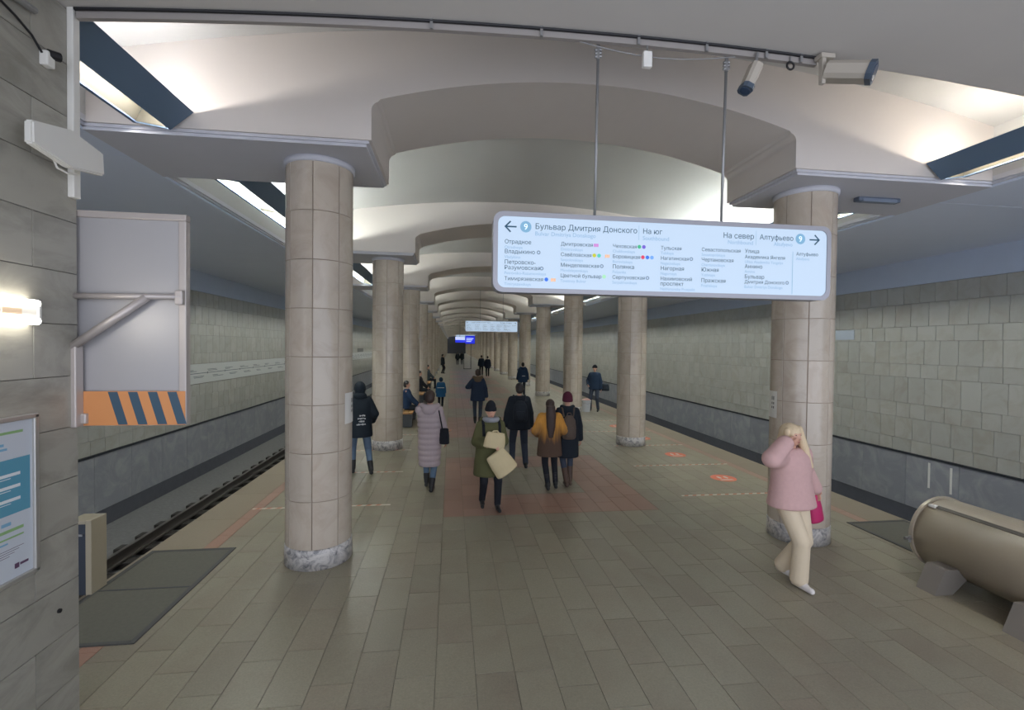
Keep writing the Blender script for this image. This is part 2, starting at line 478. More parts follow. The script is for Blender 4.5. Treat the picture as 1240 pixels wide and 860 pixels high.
# ------------------------------------------------------------------ columns
NR = 8
rowh = (4.58 - .23) / NR
def arc_panel():
    mb = MB(); n = 6; g = .004; a0 = g / RAD; a1 = 2 * math.pi / 8 - g / RAD; z0, z1 = .0025, rowh - .0025
    vs = []
    for r, dz in ((RAD - .012, 0), (RAD - .003, 0), (RAD, .003)):
        for z in (z0 + dz, z1 - dz):
            for k in range(n + 1):
                e = (.003 / RAD if dz else 0)
                t = a0 + e + (a1 - a0 - 2 * e) * k / n; vs.append((r * math.cos(t), r * math.sin(t), z))
    w = n + 1
    idx = lambda ring, zz, k: (ring * 2 + zz) * w + k
    fs = []
    for k in range(n):
        fs.append((idx(2, 0, k), idx(2, 0, k + 1), idx(2, 1, k + 1), idx(2, 1, k)))
        for rg in (0, 1):
            fs.append((idx(rg, 0, k), idx(rg, 0, k + 1), idx(rg + 1, 0, k + 1), idx(rg + 1, 0, k)))
            fs.append((idx(rg + 1, 1, k), idx(rg + 1, 1, k + 1), idx(rg, 1, k + 1), idx(rg, 1, k)))
    for rg in (0, 1):
        fs.append((idx(rg, 0, 0), idx(rg + 1, 0, 0), idx(rg + 1, 1, 0), idx(rg, 1, 0)))
        fs.append((idx(rg + 1, 0, n), idx(rg, 0, n), idx(rg, 1, n), idx(rg + 1, 1, n)))
    nf = n * 5
    k0 = len(vs); outer = [f for f in fs if min(f) >= 4 * w]
    fs = [f for f in fs if min(f) < 4 * w] + [tuple(i - 4 * w + k0 for i in f) for f in outer]
    vs += vs[4 * w:6 * w]
    me = me_from('marble_panel', vs, fs, M_column)
    sm = [abs(p.normal.z) < .3 for p in me.polygons]
    me.polygons.foreach_set('use_smooth', [False] * len(sm))
    for p in list(me.polygons)[::1]:
        pass
    return me
panel_me = arc_panel()
for p in panel_me.polygons:
    c = p.center; 
    if math.hypot(c.x, c.y) > RAD - .001 * 3 and abs(p.normal.z) < .1 and p.area > .01: p.use_smooth = True
core_me = MB().lathe([(RAD - .008, .2), (RAD - .008, 4.60)], 40).mesh('core', M_coreg, True)
plinth_me = MB().lathe([(RAD + .006, 0), (RAD + .006, .215), (RAD - .004, .23)], 40).mesh('plinth', M_plinth, True)
collar_me = MB().lathe([(RAD + .004, 4.575), (RAD + .02, 4.59), (RAD + .02, HS)], 40).mesh('collar', M_lip2, True)
for me in (core_me, plinth_me, collar_me):
    for p in me.polygons:
        if abs(p.normal.z) > .8: p.use_smooth = False
clad = MB()
for r in range(NR):
    for k in range(8):
        base = [Vector(v.co) for v in panel_me.vertices]; rm = Matrix.Rotation(2 * math.pi * k / 8, 3, 'Z')
        clad.add([rm @ v + Vector((0, 0, .23 + rowh * r)) for v in base], [tuple(p.vertices) for p in panel_me.polygons])
clad_me = clad.mesh('panel_cladding', M_column)
for i in range(NB):
    for s, nm in ((-1, 'left'), (1, 'right')):
        extra = {(-1, 0): ', large in front', (1, 0): ', behind the person in pink'}.get((s, i), '')
        o = thing('marble_column', 'round beige marble column, %s from the front in the %s row%s' % (ORD[i], nm, extra), 'column', (s * COLX, ribY(i), 0), 0,
                  'marble columns of the %s row' % nm)
        a0 = R(-58 + 8.5 + 7.6 - 45 * 0) if s < 0 else R(-118)
        c = link('core', core_me, o); link('plinth', plinth_me, o); link('collar', collar_me, o)
        if i < 3:
            for r in range(NR):
                for k in range(8):
                    link('marble_panel', panel_me, o, (0, 0, .23 + rowh * r), (0, 0, a0 + 2 * math.pi * k / 8))
        else:
            link('panel_cladding', clad_me, o, (0, 0, 0), (0, 0, rnd.random() * 6), kind='stuff')

# ------------------------------------------------------------------ near wall at the left, end of the stair hall
NX, NY = -4.1, 3.53
wn = MB().box(NX - .35, NX - .012, .8, NY - .012, -.0, 5.2).build('wall_near', M_grout, kind='structure')
M_near = mat('grey_beige_marble', srgb(160, 157, 147), .3, noise=(1.6, .14), var=.08, vein=(srgb(118, 116, 106), 1.5, .6), aniso=(1, 1, 2.2))
zj = [0, .28, .62, .95, 1.31, 1.64, 1.98, 2.32, 2.66, 3.0, 3.34, 3.68, 4.02, 4.36, 4.72]
for r in range(len(zj) - 1):
    js = [NY, NY - (.34 if r % 2 else .62), 2.3, 1.6, .8]
    for a, b in zip(js, js[1:]):
        MB().bbox(NX - .014, NX, b + .002, a - .002, zj[r] + .002, zj[r + 1] - .002, .003).build('wall_tile', M_near, wn)
    MB().bbox(NX - .35, NX - .003, NY - .012, NY, zj[r] + .002, zj[r + 1] - .002, .003).build('end_tile', M_near, wn)
# conduit on the corner
o = thing('wall_conduit', 'pale vertical cable conduit on upper corner of near wall', 'conduit', (NX + .02, NY - .05, 3.5), me=MB().bbox(-.02, .02, -.03, .03, 0, 1.24, .006).mesh('wall_conduit', M_white))

# ------------------------------------------------------------------ lettering helpers
def text_verts(txt, size=None, width=None, align='LEFT'):
    cu = bpy.data.curves.new('lettering', 'FONT')
    cu.body = txt; cu.size = 1.0; cu.align_x = align; cu.resolution_u = 3; cu.offset = -.0005
    ob = bpy.data.objects.new('lettering', cu); COL.objects.link(ob)
    dg = bpy.context.evaluated_depsgraph_get(); dg.update()
    me = bpy.data.meshes.new_from_object(ob.evaluated_get(dg))
    vs = [Vector(v.co) for v in me.vertices]; fs = [tuple(p.vertices) for p in me.polygons]
    bpy.data.objects.remove(ob); bpy.data.meshes.remove(me)
    # the fill of one glyph made of three crossing bars comes out wrong: give it its three bars back
    par = list(range(len(vs)))
    def find(a):
        while par[a] != a: a = par[a]
        return a
    for f in fs:
        for q in f[1:]: par[find(q)] = find(f[0])
    isl = {}
    for q in range(len(vs)): isl.setdefault(find(q), []).append(q)
    bad = {r: q for r, q in isl.items() if len(q) == 12 and q == list(range(q[0], q[0] + 12)) and sum(1 for f in fs if find(f[0]) == r) == 13}
    fs = [f for f in fs if find(f[0]) not in bad] + [tuple(q[j:j + 4]) for q in bad.values() for j in (0, 4, 8)]
    # likewise the soft sign, whose bowl comes out filled
    if True:
        soft = {r: q for r, q in isl.items() if len(q) == 26 and abs(max(vs[j].x for j in q) - min(vs[j].x for j in q) - .406) < .004 and abs(max(vs[j].y for j in q) - .542) < .004}
        fs = [f for f in fs if find(f[0]) not in soft]
        for q in soft.values():
            x0 = min(vs[j].x for j in q); gw = .428; gh = max(vs[j].y for j in q); t = .082; hb = gh * .62; r_ = hb / 2
            arc = [(gw - r_ + r_ * math.sin(R(a)), r_ - r_ * math.cos(R(a)), gw - r_ + (r_ - t) * math.sin(R(a)), r_ - (r_ - t) * math.cos(R(a))) for a in range(0, 181, 20)]
            ring_ = [(0, 0, t * .5, t)] + arc + [(0, hb, t * .5, hb - t)]
            k0 = len(vs)
            for a in ring_: vs += [Vector((x0 + a[0], a[1], 0)), Vector((x0 + a[2], a[3], 0))]
            fs += [(k0 + 2 * j, k0 + 2 * j + 2, k0 + 2 * j + 3, k0 + 2 * j + 1) for j in range(len(ring_) - 1)]
            k0 = len(vs); vs += [Vector((x0 + a, b, 0)) for a, b in ((0, 0), (t, 0), (t, gh), (0, gh))]; fs.append((k0, k0 + 1, k0 + 2, k0 + 3))
    w = max(v.x for v in vs) - min(v.x for v in vs) if vs else 1
    k = size if size else width / w
    if size and width and w * k > width: k = width / w
    return [(v.x * k, v.y * k) for v in vs], fs
def put_text(mb, txt, x, z, y=0, size=None, width=None, align='LEFT'):
    vs, fs = text_verts(txt, size, width, align)
    mb.add([(x + a, y, z + b) for a, b in vs], fs)
def disc(mb, x, z, r, y=0, n=20, r2=0):
    if r2:
        vs = [(x + q * math.cos(2 * math.pi * i / n), y, z + q * math.sin(2 * math.pi * i / n)) for q in (r2, r) for i in range(n)]
        mb.add(vs, [(i, (i + 1) % n, n + (i + 1) % n, n + i) for i in range(n)])
    else: mb.add([(x + r * math.cos(2 * math.pi * i / n), y, z + r * math.sin(2 * math.pi * i / n)) for i in range(n)], [tuple(range(n))])
def quad(mb, x0, x1, z0, z1, y=0): mb.add([(x0, y, z0), (x1, y, z0), (x1, y, z1), (x0, y, z1)], [(0, 1, 2, 3)])
def seg(mb, x0, z0, x1, z1, w, y=0):
    d = Vector((x1 - x0, z1 - z0)).normalized(); n = Vector((-d.y, d.x)) * w / 2
    mb.add([(x0 - n.x, y, z0 - n.y), (x1 - n.x, y, z1 - n.y), (x1 + n.x, y, z1 + n.y), (x0 + n.x, y, z0 + n.y)], [(0, 1, 2, 3)])
def rrect(x0, x1, z0, z1, r, n=6):
    p = []
    for cx, cz, a in ((x1 - r, z1 - r, 0), (x0 + r, z1 - r, 90), (x0 + r, z0 + r, 180), (x1 - r, z0 + r, 270)):
        for k in range(n + 1): p.append((cx + r * math.cos(R(a + 90 * k / n)), cz + r * math.sin(R(a + 90 * k / n))))
    return p

# ------------------------------------------------------------------ hanging information sign
M_panel = mat('lit_sign_panel', srgb(120, 130, 142), .5, emit=(srgb(203, 226, 250), .68))
M_ink = mat('dark_teal_ink', srgb(38, 84, 108), .6)
M_ink2 = mat('pale_teal_ink', srgb(140, 176, 204), .6, emit=(srgb(140, 176, 204), .2))
M_ring = mat('grey_blue_ink', srgb(128, 174, 200), .6, emit=(srgb(128, 174, 200), .15))
DOT = {k: mat('ink_' + k, srgb(*v), .6, emit=(srgb(*v), .3)) for k, v in dict(pink=(200, 110, 190), yellow=(190, 190, 40), teal=(80, 190, 170), orange=(240, 180, 130), grey=(120, 140, 160),
        green=(60, 170, 120), purple=(110, 90, 190), red=(210, 60, 90), blue=(50, 110, 210), sky=(110, 160, 240), brown=(120, 110, 140), lime=(160, 215, 170)).items()}
SX0, SX1, SZ0, SZ1, SY = -1.285, 1.50, 2.955, 3.56, 3.5
sign = thing('hanging_sign', 'large lit information sign hung on two rods, nearest in the hall', 'sign', ((SX0 + SX1) / 2, SY, SZ0))
ox, oz = (SX0 + SX1) / 2, SZ0
sx = lambda x: x - ox
sz = lambda z: z - oz
def prism_c(poly, y0, y1): return MB().prism(poly, y0, y1)
case_me = prism_c(rrect(SX0 - ox, SX1 - ox, 0, SZ1 - SZ0, .075), .012, .13).mesh('sign_case', M_frame)
link('sign_case', case_me, sign)
outer = rrect(SX0 - ox, SX1 - ox, 0, SZ1 - SZ0, .075); inner = rrect(SX0 - ox + .035, SX1 - ox - .035, .035, SZ1 - SZ0 - .035, .055)
n = len(outer)
fr = MB(); fr.add([(x, 0, z) for x, z in outer] + [(x, 0, z) for x, z in inner] + [(x, .03, z) for x, z in outer] + [(x, .02, z) for x, z in inner],
                  [(i, n + i, n + (i + 1) % n, (i + 1) % n)[::-1] for i in range(n)] + [(i, (i + 1) % n, 2 * n + (i + 1) % n, 2 * n + i)[::-1] for i in range(n)] + [(n + i, n + (i + 1) % n, 3 * n + (i + 1) % n, 3 * n + i) for i in range(n)])
frame_me = fr.mesh('sign_frame', M_frame); link('sign_frame', frame_me, sign)
panel_me2 = MB().prism(inner, .008, .02).mesh('lit_panel', M_panel); link('lit_panel', panel_me2, sign)
ink, ink2, ring = MB(), MB(), MB()
YT = .004
def T(txt, x, z, sub, size=.043, width=None, al='LEFT', dz=.037):
    put_text(ink, txt, sx(x), sz(z), YT, size, width, al)
    if sub: put_text(ink2, sub, sx(x), sz(z - dz), YT, size * .72, None, al)
put_text(ink, 'Бульвар Дмитрия Донского', sx(-.97), sz(3.437), YT, width=.80)
put_text(ink2, 'Bulvar Dmitriya Donskogo', sx(-.97), sz(3.388), YT, width=.47)
put_text(ink, 'На юг', sx(-.12), sz(3.437), YT, width=.155)
put_text(ink2, 'Southbound', sx(-.12), sz(3.388), YT, width=.215)
vs, _ = text_verts('На север', width=.26)
put_text(ink, 'На север', sx(.55), sz(3.432), YT, width=.26)
put_text(ink2, 'Northbound', sx(.59), sz(3.386), YT, width=.215)
put_text(ink, 'Алтуфьево', sx(.865), sz(3.432), YT, width=.295)
put_text(ink2, 'Altufyevo', sx(.99), sz(3.386), YT, width=.165)
for c in (-1.04, 1.225):
    disc(ring, sx(c), sz(3.45), .043, YT); 
nine = MB()
for c in (-1.04, 1.225): put_text(nine, '9', sx(c), sz(3.428), YT - .001, .064, None, 'CENTER')
nine.build('line_number', mat('white_ink', srgb(225, 240, 252), .6, emit=(srgb(225, 240, 252), .6)), sign, kind='stuff')
for a, d in ((-1.195, 1), (1.392, -1)):
    z = 3.447; tip = sx(a)
    seg(ink, tip, sz(z), tip + d * .085, sz(z), .011, YT)
    seg(ink, tip - d * .003, sz(z) - .003, tip + d * .04, sz(z) + .04, .011, YT - .0004); seg(ink, tip - d * .003, sz(z) + .003, tip + d * .04, sz(z) - .04, .011, YT - .0008)
for x in (-.15, .835): quad(ring, sx(x) - .0012, sx(x) + .0012, sz(3.385), sz(3.50), YT)
quad(ring, sx(1.16) - .002, sx(1.16) + .002, sz(3.0), sz(3.345), YT)
dots = {k: MB() for k in DOT}
def D(x, z, *ks):
    for i, k in enumerate(ks):
        if k.startswith('='):
            for j in range(3): quad(dots[k[1:]], sx(x + i * .05) + .013 * j, sx(x + i * .05) + .013 * j + .010, sz(z), sz(z + .024), YT)
        else: disc(dots[k], sx(x + i * .037) + .015, sz(z + .014), .015, YT, 12, 0 if k != 'grey' else .007)
T('Отрадное', -1.2, 3.320, 'Otradnoye')
T('Владыкино', -1.2, 3.247, 'Vladykino'); D(-.955, 3.247, 'grey')
put_text(ink, 'Петровско-', sx(-1.2), sz(3.168), YT, .043); T('Разумовская', -1.2, 3.127, 'Petrovsko-Razumovskaya'); D(-.93, 3.127, 'grey')
T('Тимирязевская', -1.2, 3.045, 'Timiryazevskaya', width=.295); D(-.893, 3.045, 'blue', '=orange')
T('Дмитровская', -.77, 3.32, 'Dmitrovskaya', width=.25); D(-.51, 3.32, '=pink')
T('Савёловская', -.77, 3.24, 'Savyolovskaya', width=.24); D(-.52, 3.24, 'yellow', 'teal', '=orange')
T('Менделеевская', -.77, 3.16, 'Mendeleyevskaya', width=.30); D(-.46, 3.16, 'grey')
T('Цветной бульвар', -.77, 3.08, 'Tsvetnoy Bulvar', width=.32); D(-.44, 3.08, 'lime')
T('Чеховская', -.36, 3.32, 'Chekhovskaya', width=.19); D(-.16, 3.32, 'green', 'purple')
T('Боровицкая', -.36, 3.24, 'Borovitskaya', width=.22); D(-.13, 3.24, 'red', 'blue', 'sky')
T('Полянка', -.36, 3.16, 'Polyanka'); T('Серпуховская', -.36, 3.08, 'Serpukhovskaya', width=.26); D(-.09, 3.08, 'grey')
T('Тульская', .03, 3.32, 'Tulskaya', width=.17); T('Нагатинская', .03, 3.24, 'Nagatinskaya', width=.23); D(.27, 3.24, 'grey')
T('Нагорная', .03, 3.16, 'Nagornaya'); put_text(ink, 'Нахимовский', sx(.03), sz(3.08), YT, .043, .26); T('проспект', .03, 3.04, 'Nakhimovsky Prospekt')
T('Севастопольская', .37, 3.32, 'Sevastopolskaya', width=.33); T('Чертановская', .37, 3.24, 'Chertanovskaya', width=.27)
T('Южная', .37, 3.16, 'Yuzhnaya'); T('Пражская', .37, 3.075, 'Prazhskaya')
put_text(ink, 'Улица', sx(.74), sz(3.32), YT, .043); T('Академика Янгеля', .74, 3.276, 'Ulitsa Akademika Yangelya', width=.35)
T('Аннино', .74, 3.198, 'Annino'); put_text(ink, 'Бульвар', sx(.74), sz(3.116), YT, .043); T('Дмитрия Донского', .74, 3.076, 'Bulvar Dmitriya Donskogo', width=.35); D(1.1, 3.076, 'grey')
T('Алтуфьево', 1.19, 3.315, 'Altufyevo', width=.195)
let = [('dark_lettering', ink.mesh('dark_lettering', M_ink)), ('pale_lettering', ink2.mesh('pale_lettering', M_ink2)), ('line_marks', ring.mesh('line_marks', M_ring))]
let += [('interchange_dots', v.mesh('interchange_dots', DOT[k])) for k, v in dots.items() if v.v]
for nme, me in let: link(nme, me, sign, kind='stuff')
rodm = None
for x in (-.49, .565):
    t = near_z(x) - .07
    MB().path([(sx(x), .06, SZ1 - oz - .01), (sx(x), .03, t - oz)], .011).build('hanging_rod', M_galv, sign, smooth=True)
    k = MB()
    for j in range(3):
        k.tube((sx(x) - .025, .03, t - oz - .02 - .025 * j), (sx(x) + .025, .03, t - oz - .012 - .025 * j), .011, n=8)
    k.tube((sx(x), .03, t - oz - .09), (sx(x), .03, t - oz + .06), .014)
    k.build('rod_clamp', M_galv, sign)
# the second sign, farther on
s2 = thing('hanging_sign', 'smaller-looking lit sign hung farther down the hall above walkers', 'sign', (.50, 24.5, 3.27))
for nme, me in [('sign_case', case_me), ('sign_frame', frame_me), ('lit_panel', panel_me2)] + let[:2]: link(nme, me, s2, kind='stuff' if 'lettering' in nme else None)
for x in (-.6, .6):
    MB().tube((x, .06, .58), (x, .06, 2.3), .012, n=6).build('hanging_rod', M_galv, s2)
s3 = thing('hanging_sign', 'third lit white sign, far down the hall behind the blue screens', 'sign', (.95, 86.0, 3.45))
MB().box(-1.75, 1.75, .02, .15, -.15, 1.1).build('sign_case', M_frame, s3)
MB().box(-1.7, 1.7, 0, .02, -.1, 1.05).build('lit_panel', M_panel, s3)
for x in (-1, 1): MB().tube((x, .08, 1.1), (x, .08, 2.5), .02, n=6).build('hanging_rod', M_galv, s3)
# blue screen stand
M_blue = mat('blue_screen', srgb(40, 60, 230), .4, emit=(srgb(36, 50, 235), .75))
M_bluew = mat('screen_white', srgb(200, 215, 255), .4, emit=(srgb(200, 215, 255), .9))
st_ = thing('information_stand', 'tall stand with two thin posts carrying a bright blue screen', 'screen', (.18, 51.3, 0))
for x in (-.38, .36): MB().box(x - .025, x + .025, -.025, .025, 0, 2.9).build('post', M_black, st_)
MB().box(-.42, .40, -.03, .03, .0, .05).build('foot_bar', M_black, st_)
scr = MB().bbox(-.28, .78, -.04, .04, 2.75, 3.65, .02).build('screen_case', M_blackp, st_)
MB().box(-.26, .76, -.05, -.04, 2.78, 3.62).build('screen', M_blue, scr)
b = MB(); 
for k in range(3): quad(b, -.15, .62 - .12 * k, 3.3 - .16 * k, 3.38 - .16 * k, -.055)
b.build('screen_lines', M_bluew, scr)
s4 = thing('screen', 'small tilted blue-white screen left of the blue screen stand', 'screen', (-.55, 58, 3.3), .5)
MB().bbox(-.7, .7, -.05, .05, -.4, .35, .02).build('screen_case', M_blackp, s4)
MB().box(-.66, .66, -.06, -.05, -.36, .31).build('screen', M_blue, s4)
b = MB(); quad(b, -.66, .66, -.05, .31, -.065); b.build('screen_lines', M_bluew, s4)
MB().tube((0, 0, .3), (0, 0, 2.72), .03, n=6).build('hanging_rod', M_galv, s4)

# ------------------------------------------------------------------ cable tray, rods, cameras along the soffit edge
M_tray = mat('beige_duct', srgb(150, 144, 140), .6)
tr = thing('cable_tray', 'thin cable duct running along the near ceiling edge', 'cable duct', (-1.4, 3.46, 4.85))
pts = [(-4.05 + 5.35 * k / 20) for k in range(21)]
d = MB(); e = MB()
for a, b in zip(pts, pts[1:]):
    za, zb = near_z(a) - 4.85, near_z(b) - 4.85
    d.add([(a + 1.4, .0, za - .065), (b + 1.4, .0, zb - .065), (b + 1.4, .035, zb - .065), (a + 1.4, .035, za - .065), (a + 1.4, .0, za - .012), (b + 1.4, .0, zb - .012), (b + 1.4, .035, zb - .012), (a + 1.4, .035, za - .012)],
          [(0, 3, 2, 1), (4, 5, 6, 7), (0, 1, 5, 4), (1, 2, 6, 5), (2, 3, 7, 6), (3, 0, 4, 7)])
    e.tube((a + 1.4, -.012, za - .014), (b + 1.4, -.012, zb - .014), .011, n=6)
d.build('duct', M_tray, tr); e.build('black_cable', M_blackp, tr)
for x in (-1.75, -.95, -.2, .35, .85, 1.15): MB().box(x + 1.39, x + 1.41, -.02, .0, near_z(x) - 4.85 - .07, near_z(x) - 4.85 - .0).build('clip', M_galv, tr)
sag = thing('signal_cable', 'thin grey cable sagging between the two sign rods', 'cable', (0, 3.47, 4.8))
p = [(-.65 + 1.25 * k / 12, 0, near_z(-.6 + 1.2 * k / 12) - 4.8 - .075 - .07 * math.sin(math.pi * k / 12)) for k in range(13)]
MB().path(p, .004, 6).build('wire', M_galv, sag)
tg = thing('junction_tag', 'small white box hanging under the cable duct between the rods', 'junction box', (-.13, 3.45, 4.74))
MB().bbox(-.035, .035, -.02, .02, -.06, .06, .008).build('box', M_white, tg); MB().tube((0, 0, .06), (0, 0, .11), .006, n=6).build('wire', M_galv, tg)
hk = thing('cable_hook', 'dark ring hook under the duct beside the larger camera', 'hook', (1.06, 3.45, 4.80))
m_ = MB()
for k in range(12):
    a, b = 2 * math.pi * k / 12, 2 * math.pi * (k + 1) / 12
    m_.tube((.03 * math.cos(a), 0, .03 * math.sin(a)), (.03 * math.cos(b), 0, .03 * math.sin(b)), .008, n=6)
m_.build('ring', M_blackp, hk); MB().tube((0, 0, .03), (0, 0, .07), .006, n=6).build('wire', M_galv, hk)
M_cam = mat('camera_beige', srgb(176, 168, 156), .4)
def cctv(name, label, loc, direction, L, w):
    o = thing(name, label, 'camera', loc)
    rot = Vector(direction).normalized().to_track_quat('Y', 'Z').to_matrix().to_4x4()
    h = link('housing', None, o); bpy.data.objects.remove(h)
    pr = [(w * .62, -w * .3), (w * .62, w * .25), (w * .4, w * .5), (-w * .4, w * .5), (-w * .62, w * .25), (-w * .62, -w * .3), (-w * .4, -w * .5), (w * .4, -w * .5)]
    hs = MB().prism(pr, 0, L).build('housing', M_cam, o); hs.matrix_local = rot
    big = [(x * 1.08, z * 1.08) for x, z in pr]
    MB().prism(big, L - .01, L + .03).build('front_bezel', mat('bezel_blue', srgb(72, 84, 98), .4), hs)
    MB().prism([(.6 * w * math.cos(t * R(30)) * .75, .6 * w * math.sin(t * R(30)) * .75) for t in range(12)][::-1], L + .025, L + .034).build('lens', mat('lens_glass', srgb(60, 76, 98), .1), hs)
    return o, rot
c1, r1 = cctv('surveillance_camera', 'larger beige box camera on a bracket at the end of the duct', (1.335, 3.40, 4.745), (.25, -.26, -.13), .29, .13)
MB().bbox(-.07, .05, -.03, .05, .10, .135, .005).build('mount_plate', M_cam, c1)
MB().bbox(-.055, -.02, -.02, .02, -.10, .11, .006).build('bracket', M_cam, c1)
MB().tube((-.04, 0, -.08), (.03, 0, -.01), .016).build('knuckle', M_galv, c1)
c2, r2 = cctv('surveillance_camera', 'slim beige camera hanging downwards beside the second sign rod', (.745, 3.42, 4.755), (-.075, .0, -.17), .19, .085)
MB().tube((0, 0, 0), (.02, .02, .11), .012).build('bracket', M_galv, c2)

# ------------------------------------------------------------------ fittings on the near wall
lamp = thing('wall_lamp', 'twin-tube fluorescent lamp on the near marble wall', 'lamp', (NX, 2.95, 2.72))
MB().bbox(.0, .05, -.42, .22, -.035, .035, .01).build('lamp_body', M_white, lamp)
M_wtube = tube_mat('wall_tube', (1.0, .95, .84), 14.0)
for z in (-.052, .052):
    MB().cap((.045, -.40, z), (.045, .20, z), .024, .024).build('fluorescent_tube', M_wtube, lamp, smooth=True)
for y in (-.41, .215): MB().bbox(.0, .06, y - .012, y + .012, -.07, .07, .006).build('tube_holder', M_white, lamp)
MB().box(.05, .053, -.02, .10, -.016, .016).build('marking_strip', mat('peach', srgb(226, 200, 170), .5), lamp)
ant = thing('panel_antenna', 'flat white six-sided antenna panel bracketed to the near wall corner', 'antenna', (NX + .13, 3.0, 3.7))
pol = [(0.0, .10), (.29, .17), (.55, .13), (.56, -.02), (.27, -.07), (0.0, -.03)]
pol = [(y, z) for y, z in pol]
am = MB(); n = len(pol)
am.add([(-.025, y, z) for y, z in pol] + [(.025, y, z) for y, z in pol], [tuple(range(n)), tuple(range(n, 2 * n))[::-1]] + [((i + 1) % n, i, n + i, n + (i + 1) % n) for i in range(n)])
bm = bmesh.new(); me = am.mesh('tmp'); bm.from_mesh(me); bmesh.ops.recalc_face_normals(bm, faces=bm.faces[:]); bmesh.ops.bevel(bm, geom=bm.edges[:], offset=.010, segments=2, affect='EDGES')
MB().frombm(bm).build('panel', M_white, ant)
MB().tube((-.14, .35, .05), (-.02, .35, .05), .018).build('bracket', M_galv, ant)
MB().path([(-.02, .2, -.05), (-.03, .24, -.085), (-.03, .32, -.09), (-.05, .42, -.06)], .006, 6).build('cable', M_white, ant)
sn = thing('socket_box', 'small pale socket with trailing cable high on near wall', 'socket', (NX, 3.27, 4.29))
MB().bbox(0, .05, -.03, .03, -.05, .04, .008).build('box', M_white, sn); MB().tube((.03, .0, .03), (.06, .05, .04), .028).build('plug', M_blackp, sn)
MB().path([(.02, -.03, .02), (.02, -.1, .08), (.02, -.2, .12), (.02, -.36, .16)], .007, 6).build('cable', M_blackp, sn)
sn2 = thing('cable_clamp', 'small grey clamp fitting at the top of the near wall', 'clamp', (NX, 3.08, 4.5))
MB().tube((.03, -.12, .0), (.03, .1, .02), .02).build('sleeve', M_galv, sn2); MB().bbox(0, .05, -.16, -.1, -.05, .05, .008).build('bracket', M_blackp, sn2)
sn3 = thing('cable_gland', 'dark cable gland where the duct meets the near wall corner', 'cable gland', (NX + .02, 3.44, 4.80))
MB().tube((0, -.05, .0), (0, .06, -.02), .035).build('sleeve', M_blackp, sn3); MB().bbox(-.01, .03, .03, .08, -.10, -.03, .006).build('box', M_blackp, sn3)
bt = thing('wall_bolt', 'dark rusty bolt head low on the near marble wall', 'bolt', (NX, 3.36, .80), me=MB().tube((0, 0, 0), (.012, 0, 0), .014, n=8).mesh('wall_bolt', M_blackp))
# poster frame
M_paper = mat('poster_paper', srgb(196, 202, 210), .5)
po = thing('poster_frame', 'aluminium framed information poster with turquoise block on near wall', 'poster', (NX, 2.6, 1.15))
MB().box(.004, .012, -.2, .56, .02, .94).build('poster_sheet', M_paper, po)
for a in ((0, .03, -.22, .59, -.005, .025), (0, .03, -.22, .59, .935, .965), (0, .03, .56, .59, .0, .96)): MB().bbox(*a, .006).build('frame_rail', M_alu, po)
def wq(mb, y0, y1, z0, z1, x): mb.add([(x, y0, z0), (x, y1, z0), (x, y1, z1), (x, y0, z1)], [(0, 1, 2, 3)])
b = MB(); wq(b, -.2, .545, .40, .72, .0125); b.build('turquoise_block', mat('turquoise', srgb(88, 152, 176), .5), po)
b = MB()
for z in (.62, .55, .475): wq(b, .26, .48, z, z + .018, .013)
for z in (.615, .545, .47): wq(b, .26, .42, z - .008, z - .004, .013)
b.build('white_lines', mat('white_print', srgb(225, 228, 230), .5), po)
b = MB(); wq(b, .2, .50, .865, .880, .0125); wq(b, .25, .50, .30, .318, .0125); wq(b, .2, .50, .262, .272, .0125); b.build('green_lines', mat('green_print', srgb(140, 178, 120), .5), po, kind='stuff')
b = MB(); wq(b, .2, .38, .80, .815, .0125); wq(b, .25, .40, .775, .788, .0125); wq(b, .36, .42, .34, .36, .0125); wq(b, .2, .4, .235, .245, .0125); b.build('blue_lines', mat('blue_print', srgb(120, 170, 200), .5), po, kind='stuff')
b = MB(); wq(b, .2, .33, .745, .76, .0125); b.build('pink_line', mat('pink_print', srgb(210, 120, 150), .5), po)
b = MB(); wq(b, .44, .47, .075, .105, .0125); wq(b, .475, .53, .085, .10, .0125)
for k in range(4): wq(b, .3, .5 - .03 * k, .20 - .013 * k, .203 - .013 * k, .0125)
b.build('dark_lines', mat('plum_print', srgb(90, 60, 90), .5), po)

# driver's mirror seen from behind, hinged on the wall corner
M_mback = mat('mirror_back_metal', srgb(172, 170, 172), .42, metal=.25, noise=(1.2, .06))
mr = thing('platform_mirror', 'big rectangular metal mirror back with orange hazard band, bracketed to near wall', 'mirror', (-3.8, 3.56, 1.97))
MB().bbox(-.375, .365, .0, .03, .02, 1.46, .005).build('back_sheet', M_mback, mr)
fl_ = mat('mirror_frame_metal', srgb(184, 176, 172), .4, metal=.3)
for a in ((-.39, .375, -.02, .04, 1.425, 1.47), (.325, .374, -.019, .039, .0, 1.424), (-.39, .375, -.012, .04, .0, .03)): MB().bbox(*a, .006).build('frame_rail', fl_, mr)
M_or = mat('hazard_orange', srgb(206, 140, 88), .45)
MB().box(-.37, .37, -.024, -.021, .005, .24).build('hazard_band', M_or, mr)
b = MB()
for k in range(4):
    x = -.12 + .125 * k
    b.add([(x, -.0255, .236), (x + .06, -.0255, .236), (x + .125, -.0255, .01), (x + .065, -.0255, .01)], [(0, 1, 2, 3)])
b.build('hazard_stripes', mat('hazard_blue', srgb(58, 82, 100), .5), mr)
MB().tube((-.40, -.05, .885), (.36, -.04, .895), .021).build('support_bar', fl_, mr, smooth=True)
MB().tube((-.31, -.07, .54), (.14, -.05, .885), .028).build('brace', fl_, mr, smooth=True)
